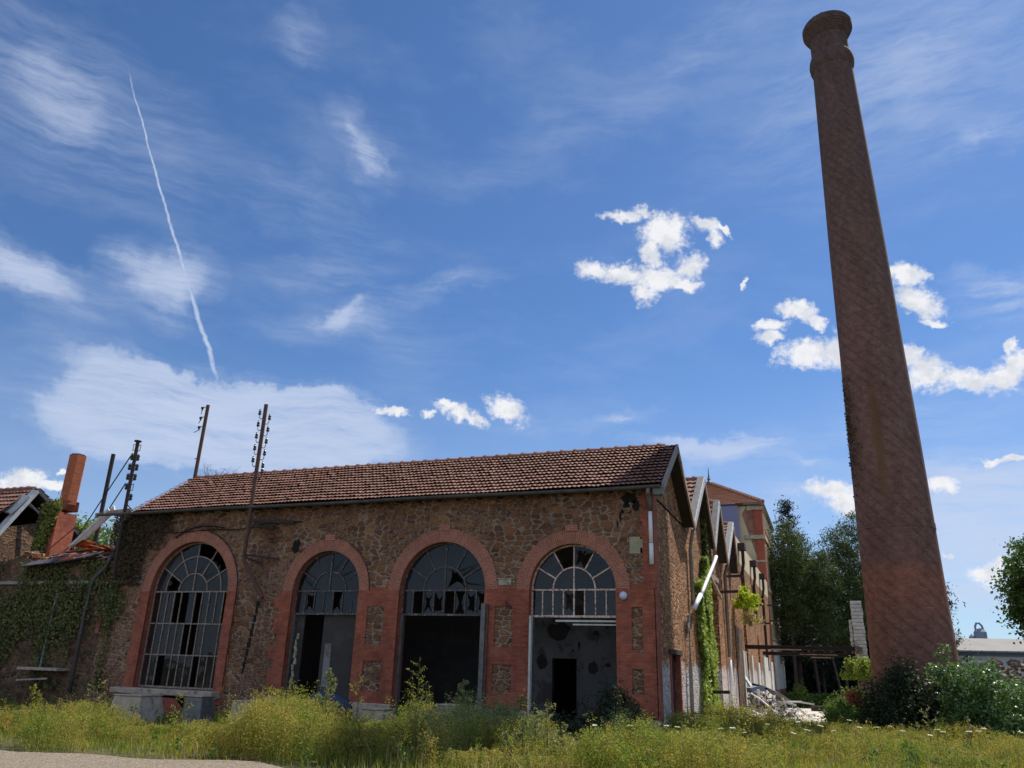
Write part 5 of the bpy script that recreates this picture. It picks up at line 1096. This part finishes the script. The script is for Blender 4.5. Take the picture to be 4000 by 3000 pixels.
# creeper strands on the side wall
for (y0,y1,z1,n_,lb) in ((7.3,9.5,5.2,9000,'thick strand of bright creeper climbing the side wall beside the tall gate'),(6.3,7.4,4.3,1700,'thin strand of bright creeper left of the thick one')):
    z=rng.random(n_)**.9*z1; w_=(.35+.65*np.sin(z*1.7+y0)**2)*(1.15-.5*z/z1); yc=(y0+y1)/2+(.3*np.sin(z*1.1)); P_=np.stack([.04+rng.random(n_)*.2,yc+(rng.random(n_)-.5)*(y1-y0)*w_,z+.1],1)
    o=npmesh('wall_creeper',leaves(P_,.12,np.array((1,-.3,.3)),aspect=.8),4,M['ivy_bright']); tag(o,lb,'climbing plant','creepers on the side wall')
n=2600; P_=np.stack([.05+rng.random(n)*.12,rng.uniform(8.6,10,n),rng.uniform(5.0,7.0,n)],1); P_=P_[P_[:,2]<5.9+.8*(9.7-P_[:,1])]
o=npmesh('gable_creeper',leaves(P_,.12,np.array((1,-.3,.3)),aspect=.8),4,M['ivy']); tag(o,'dull creeper tip in the shade under the second gable','climbing plant','creepers on the side wall')
# ------------------------------------------------------------------ rubble and debris
q=MB(); r=random.Random(5)
for k in range(900):
    x=r.uniform(7.9,13.5); y=r.uniform(9.2,12.5); hh=2.4*max(0,min(1,(x-7.6)/1.0))*(1-abs(y-10.8)/2.6)-.05*(x-9)**2*.2; z=r.uniform(max(0,hh-.5),max(.1,hh)); s_=r.uniform(.07,.26)
    a=Vector((r.gauss(0,1),r.gauss(0,1),r.gauss(0,.5))).normalized(); q.bar(Vector((x,y,z))-a*s_*.6,Vector((x,y,z))+a*s_*.6,s_*.8,s_*.6)
for k in range(14): q.bar((8+k*.4,10.8,-.2),(8.4+k*.4,10.8,-.2),2.4,3.6*min(1,(k+1)/3))
o=q.build('rubble_heap',M['rubble'],bevel=.025); tag(o,'heap of broken stone and brick at the right edge behind the bushes','rubble',kind='stuff')
specs=[((.9,19.6,.1),(-.1,20.6,1.7),.14,.08,'zinc_light','long pale plank leaning up out of the debris pile'),
((.6,18.6,.35),(2.5,19.6,.5),.16,.06,'debris_w','white board lying flat on top of the debris'),
((1.0,17.6,.15),(2.4,19.0,.15),.10,.05,'debris_w','thin white strip in front of the debris pile'),
((.4,20.4,1.15),(1.6,19.8,.75),.12,.1,'cable','black bent duct across the debris'),
((1.3,18.8,.9),(2.0,20,.45),.3,.05,'zinc','crumpled grey sheet in the middle of the debris'),
((.5,18.0,.8),(1.5,17.4,.1),.08,.05,'debris_w','white lath slanting down at the front of the debris'),
((1.9,19.0,.45),(3.0,19.6,.42),.1,.06,'debris_w','white bar at the right end of the debris'),
((.3,19.5,.9),(.9,20.2,.95),.3,.2,'bluesheet','bluish plastic lump at the left of the debris')]
for a_,b_,w_,h_,mt,lb in specs:
    q=MB(); A=Vector(a_);B=Vector(b_); C1=A.lerp(B,.45)+Vector((0,0,.06)); q.bar(A,C1,w_,h_); q.bar(C1,B,w_,h_); o=q.build('debris_piece',M[mt],bevel=.008); tag(o,lb,'debris','debris dumped beside the path')
q=MB(); r=random.Random(15)
for k in range(330):
    x=abs(r.gauss(0,1.0))*.9+.35; y=18.6+r.gauss(0,1.2); hh=1.0*math.exp(-((x-1.1)**2+(y-19.4)**2)/1.6); z=gz(x,y)+r.random()*hh+.05; s_=r.uniform(.05,.28)
    a=Vector((r.gauss(0,1),r.gauss(0,1),r.gauss(0,.7))).normalized(); q.bar(Vector((x,y,z))-a*s_,Vector((x,y,z))+a*s_,s_*.5,s_*.25,mi=(0,0,1,2)[k%4])
o=q.build('debris_rubble',[M['debris_w'],M['rubble'],M['zinc']],bevel=.01); tag(o,'small broken pieces heaped under the dumped boards','rubble',kind='stuff')
q=MB(); q.bar((2.6,33,-.25),(3.9,33.5,-.22),.5,.35); o=q.build('timber_baulk',M['wood_dark'],bevel=.03); tag(o,'grey timber lying at the far end of the path','timber')
# concrete blocks in the weeds
def block(name,x0,x1,y0,y1,h,label,lean=.0,mat='concrete',group='concrete blocks in front of the hall'):
    q=MB(); d=.22*(x1-x0); q.hexa([(x0-d*.6,y0-.1,-.1),(x1+d,y0-.1,-.1),(x1+d,y1+.1,-.1),(x0-d*.6,y1+.1,-.1),(x0+lean,y0,h),(x1+lean,y0,h),(x1+lean,y1,h),(x0+lean,y1,h)])
    t=empty(name,((x0+x1)/2,(y0+y1)/2,0),label,'concrete block',group); q.build('body',M[mat],t,bevel=.025)
    q=MB(); q.box(x0+lean-.02,x1+lean+.02,y0-.02,y1+.02,h+.002,h+.03); q.build('pale_top',M['plinth'],t,bevel=.008); return t
block('concrete_block',-12.7,-11.85,-3.9,-3.2,.64,'tapered grey concrete block before the sill of the leftmost arch')
block('concrete_block',-9.17,-8.62,-3.8,-3.3,.64,'upright brownish concrete block with a dark metal side, left of the second arch',mat='plinth')
block('concrete_block',-3.95,-3.5,-3.8,-3.3,.78,'leaning grey concrete block before the pier between the last two arches')
block('concrete_block',-11.1,-10.6,-3.2,-2.8,.66,'narrow bluish concrete upright between the leftmost and second arch',mat='zinc')
block('concrete_block',-5.7,-5.15,-3.85,-3.4,.63,'low concrete block with a pale rim before the third arch')
q=MB()
for k in range(4): q.box(-8.56+.05*k,-8.54+.05*k,-3.85,-3.3,-.1,.62)
o=q.build('metal_rack',M['rust_dark']); tag(o,'dark ribbed metal piece standing beside the brownish concrete block','scrap metal')
q=MB(); q.hexa([(-15.2,-1.2,-.1),(-13.4,-1.2,-.1),(-13.3,-.4,-.1),(-15.4,-.4,-.1),(-14.6,-1.0,.42),(-14.0,-1.0,.4),(-13.9,-.5,.45),(-14.9,-.5,.46)]); o=q.build('rubble_mound',M['brick'],bevel=.05); tag(o,'dark reddish mound under the leftmost window sill','rubble')
q=MB(); q.tube([(-12.0,-.9,.55),(-12.9,-1.9,.1),(-13.6,-2.6,-.02)],.03,6); o=q.build('sloping_pipe',M['zinc']); tag(o,'thin dark pipe sloping down from the sill of the leftmost arch','pipe')
q=MB(); q.tube([(-7.6,-3.4,.1),(-7.3,-3.4,.55),(-6.9,-3.4,.75),(-6.5,-3.3,.6),(-6.4,-3.3,.1)],[.2,.26,.28,.24,.15],10); o=q.build('covered_bundle',M['bluewrap'],smooth=True); tag(o,'dark blue wrapped bundle in the weeds before the pier right of the second arch','bundle')

# ------------------------------------------------------------------ weeds, grasses, flowers
pc=patch((1.9,1.9),31)
def inbld(x,y): return ((y>-.35)&(x<.25))|((x<3.4)&(y>12)&(x>0))|((x-6.66)**2+(y-13.25)**2<3.2)
def zone(n,x0,x1,y0,y1):
    X=rng.uniform(x0,x1,n);Y=rng.uniform(y0,y1,n); k=~inbld(X,Y); return X[k],Y[k]
pn=patch((.9,.9),11); pn2=patch((2.3,2.3),12)
def edge(x): return -8.75+.35*np.sin(x*.9)+.22*np.sin(x*2.3+1)+.06*np.maximum(0,x+8)*1.0
def allowed(x,y):
    k=y>edge(x)+.22*rng.normal(size=len(x))+.35*pn2(x*1.3,y*1.3); k|=(x>-3.2)
    k&=~((np.abs(x+18.2)<1.3)&(y>-4.3))  # bare dark patch by the ivy wall
    return k
# visible wedge only
def seen(x,y): 
    dx,dy=x-3.846,y+19.686; a=np.arctan2(dx,dy); return (a>-1.02)&(a<.26)
def grass(name,n,x0,x1,y0,y1,h0,h1,wd,mat,label,dens=None):
    X,Y=zone(n,x0,x1,y0,y1); k=allowed(X,Y)&seen(X,Y)
    if dens is not None: k&=dens(X,Y)>rng.random(len(X))
    X,Y=X[k],Y[k]; m_=len(X); hh=(h0+(h1-h0)*rng.random(m_))*(1+.35*pn(X,Y))*np.where(X<-3.,np.clip((Y-edge(X))/.9,.22,1),1); Z=np.where(Y>14,-.02*(Y-14),0)
    o=npmesh(name,blades(np.stack([X,Y,Z-.03],1),np.maximum(hh,.04),wd*(.6+.8*rng.random(m_)),rng.normal(size=m_)*.35),4,mat); tag(o,label,'grass',kind='stuff'); return o
hfac=lambda X,Y: 1.
grass('short_grass',150000,-24,12,-12,12,.07,.22,.014,M['grass'],'green and yellow grass covering the ground before the hall')
grass('tall_grass',52000,-24,12,-9,7.5,.16,.42,.010,M['drygrass'],'tall dry grass stalks among the weeds',dens=lambda x,y: .3+.4*pn2(x,y)-.5*(y>-4.4)*(x<.5))
grass('yard_grass',45000,.2,12,3,14,.08,.24,.016,M['grass'],'grass between the side wall and the chimney',dens=lambda x,y:1-.97*((x<3.7)&(y>8.5)))
def weeds(name,n,x0,x1,y0,y1,h0,h1,per,leaf,mat,label,dens,spread=.1,conic=.6):
    X,Y=zone(n,x0,x1,y0,y1); k=allowed(X,Y)&seen(X,Y); k&=dens(X,Y)>rng.random(len(X)); X,Y=X[k],Y[k]; m_=len(X)
    cf=np.clip(.5+.8*pc(X,Y),0,1)**1.2; H=(h0+(h1-h0)*(.25*rng.random(m_)+1.05*cf))*(1+.45*(rng.random(m_)<.04)+.25*(rng.random(m_)<.08)); lean=rng.normal(size=(m_,2))*.12
    t=rng.random((m_,per))**.8; a=rng.random((m_,per))*6.283; rad=spread*(1.15-t*conic)*(.25+.75*rng.random((m_,per)))*(.6+H[:,None])
    P_=np.stack([X[:,None]+lean[:,:1]*t*H[:,None]+np.cos(a)*rad,Y[:,None]+lean[:,1:]*t*H[:,None]+np.sin(a)*rad,t*H[:,None]+.02],2).reshape(-1,3)
    L=leaves(P_,leaf,np.array((0,0,.25)),aspect=.34)
    S=blades(np.stack([X,Y,np.zeros(m_)],1),H,np.full(m_,.008),rng.normal(size=m_)*.05)
    o=npmesh(name,np.concatenate([L,S]),4,mat); tag(o,label,'weeds',kind='stuff'); return o
left=lambda x,y: np.clip((.5+1.3*pn2(x,y))*(y<-4.6)*(y>edge(x)+.3)*(x<-8),0,1)
weeds('weed_strip',5600,-22,-8,-9,-4.7,.07,.46,70,.034,M['weed'],'yellow green bushy weeds along the gravel track at the left',left,.11)
mid=lambda x,y: np.clip((1.1+.3*pn2(x,y))*np.exp(-(((x+5.2)/1.7)**4))*(y>-7.6)*(y<-3.8),0,1)
weeds('weed_thicket',2400,-9,-3.5,-8.2,-3.6,.30,.74,100,.042,M['weed'],'dense yellow green weed thicket before the second and third arches',mid,.13)
cen=lambda x,y: np.clip((.7+.4*pn2(x,y))*(x>-4.2)*(x<1.5)*(y<-1.2),0,1)
weeds('shaded_weeds',2600,-4.6,1.2,-6.5,-1.0,.22,.7,80,.042,M['spire'],'grey green weeds in the shade before the last two arches',lambda x,y: cen(x,y)*((y>-5.6)&(x<-.2)),.11)
weeds('front_weeds',2400,-2.6,3,-7.5,-2.0,.15,.62,80,.042,M['weed'],'sunny yellow green weeds at the bottom centre',lambda x,y: np.clip(.8+.4*pn2(x,y),0,1)*(y<-4.2+.9*(x+1)),.11)
rt_=lambda x,y: np.clip(.55+.5*pn2(x,y),0,1)*((x>0.2))
weeds('meadow_weeds',7000,0,12,-3,8.5,.07,.36,60,.040,M['weed'],'meadow weeds between the hall corner and the chimney',rt_,.12)
weeds('wallside_weeds',900,.2,3.2,-1,7.5,.2,.6,90,.05,M['weed'],'greener weeds along the foot of the side wall',lambda x,y: np.clip(.9-.25*x,0,1),.13)
weeds('dry_weeds',900,-22,12,-8.5,6,.25,.55,45,.035,M['dryweed'],'brown dead weeds scattered through the green ones',lambda x,y: np.clip(.1+.9*pn2(x*1.2+3,y),0,1),.07)
weeds('broad_weeds',1500,-22,12,-8.2,6,.12,.4,26,.085,M['greenbush'],'broad leaved green weeds low among the grass',lambda x,y: np.clip(.1+.9*pn2(x+9,y*1.3),0,1)*(y>edge(x)+.3),.12)
# single tall weeds
def spire(x,y,h,label,kind='spire',mat='spire',seed=0):
    r=random.Random(seed+3); t=empty('tall_weed',(x,y,0),label,'weed','tall weeds before the hall'); q=MB(); tip=Vector((x+r.uniform(-.05,.05),y,h)); b=Vector((x,y,0))
    q.tube([b,b.lerp(tip,.5)+Vector((r.uniform(-.03,.03),0,0)),tip],[.012,.009,.003],6); pts=[]
    nb_=int(16*h) if kind=='spire' else int(9*h)
    for k in range(nb_):
        f=.25+.72*k/nb_; s=b.lerp(tip,f); a=r.random()*6.28; L=(.30*(1.05-f)*h+.03) if kind=='spire' else r.uniform(.15,.34)*(1.3-f*.7); e=s+Vector((math.cos(a)*L,math.sin(a)*L,L*(.75 if kind=='spire' else .55)))
        q.tube([s,s.lerp(e,.5)+Vector((0,0,-.01)),e],[.006,.004,.002],4)
        m_=44 if kind=='spire' else 20
        for j in range(m_): u=r.uniform(.25,1.05); pts.append(s.lerp(e,u)+Vector((r.gauss(0,.014),r.gauss(0,.014),r.gauss(0,.016))))
    for j in range(60 if kind=='spire' else 12): pts.append(b.lerp(tip,r.uniform(.75,1.03))+Vector((r.gauss(0,.012),r.gauss(0,.012),0)))
    q.build('stem',M['stem'],t); npmesh('leaves',leaves(np.array([tuple(p) for p in pts]),.048 if kind=='spire' else .04,np.array((0,0,.3)),aspect=.4),4,M[mat],t)
spire(-6.07,-4.6,1.42,'tall grey green spire weed before the second arch',seed=1)
spire(-5.35,-4.6,1.38,'thin branching weed with dry tips before the brick pier',kind='open',mat='weed',seed=2)
spire(-4.0,-4.6,1.66,'tallest open branching weed before the third arch',kind='open',mat='weed',seed=3)
spire(-3.0,-4.5,1.3,'slender spire weed right of the tall branching one',seed=4)
spire(-.75,-6,1.02,'brown tipped weed at bottom centre before the rightmost doorway',kind='open',mat='drygrass',seed=5)
spire(-.42,-6.1,.72,'short pale plume weed at bottom centre',mat='spire',seed=6)
spire(-1.15,-6.1,.74,'pale plume weed left of the brown tipped one',seed=7)
spire(-1.35,-6.3,.55,'small pale plume weed furthest left at bottom centre',seed=8)
spire(-11.0,-6,1.05,'dry upright weed before the leftmost arch',kind='open',mat='drygrass',seed=9)
spire(-9.3,-5.2,.85,'thin weed before the concrete uprights',kind='open',mat='weed',seed=10)
spire(-12.6,-6.2,.9,'yellow green weed near the ivy wall',mat='weed',seed=11)
spire(-2.3,-3.2,1.0,'dim grey weed standing before the post of the rightmost arch',seed=12)
spire(6.0,3.8,.95,'dry weed standing before the dark bush',kind='open',mat='drygrass',seed=13)
spire(6.9,4.0,.75,'brownish weed right of the dark bush',kind='open',mat='drygrass',seed=14)
# wild carrot flowers, one plant each
first=None
spots=[(1.0,-3.4),(.2,-3.9),(-.3,-4.7),(.7,-2.6),(1.6,-1.2),(2.2,-2.0),(2.9,-1.6),(3.4,-.4),(3.9,-.9),(4.3,.6),(4.7,-.2),(5.2,1.1),(5.6,.3),(6.1,1.6),(6.6,.8),(7.0,2.2),(7.4,1.4),(2.4,.6),(1.2,.5),(1.5,2.2),(3.0,2.1),(5.0,3.0),(4.1,3.2),(8.2,4.2),(8.8,3.2),(2.0,-3.0),(3.2,-2.4),(.9,1.4),(6.4,-.1),(5.7,-.8)]
for i,(x,y) in enumerate(spots):
    lb='wild carrot with a flat white flower head in the meadow'
    if first is None:
        t=empty('wild_carrot',(x,y,0),lb,'flower','white wild carrot flowers'); q=MB(); q.tube([(x,y,0),(x+.02,y,.35),(x,y,.60)],[.006,.005,.004],5); q.build('stem',M['stem'],t)
        a=rng.random(60)*6.283; rr2=.055*rng.random(60)**.5; P_=np.stack([x+rr2*np.cos(a),y+rr2*np.sin(a),.605-rr2*.15+rng.random(60)*.008],1); npmesh('flower_head',leaves(P_,.024,np.array((0,0,2.)),aspect=.9),4,M['umbel'],t); first=t
    else:
        t=first.copy(); col.objects.link(t); t.location=(x,y,rng.uniform(-.12,.06)); t.rotation_euler=(rng.uniform(-.2,.2),rng.uniform(-.2,.2),i)
        for c in first.children: c2=c.copy(); col.objects.link(c2); c2.parent=t
# bare twigs behind the roof end
q=MB(); r=random.Random(21)
for k in range(7):
    b=Vector((-16.4+r.uniform(-.6,1.0),2.6,6.6+.1*k)); 
    for j in range(4):
        e=b+Vector((r.uniform(-.5,.5),0,r.uniform(.5,1.3))); mpt=b.lerp(e,.5)+Vector((r.uniform(-.12,.12),0,0)); q.tube([b,mpt,e],[.012,.009,.004],4)
        for l_ in range(3): s=mpt.lerp(e,r.random()); q.tube([s,s+Vector((r.uniform(-.35,.35),0,r.uniform(0,.35)))],[.007,.003],4)
o=q.build('bare_twigs',M['drystem']); tag(o,'bare leafless twigs sticking up behind the left end of the tiled roof','twigs')
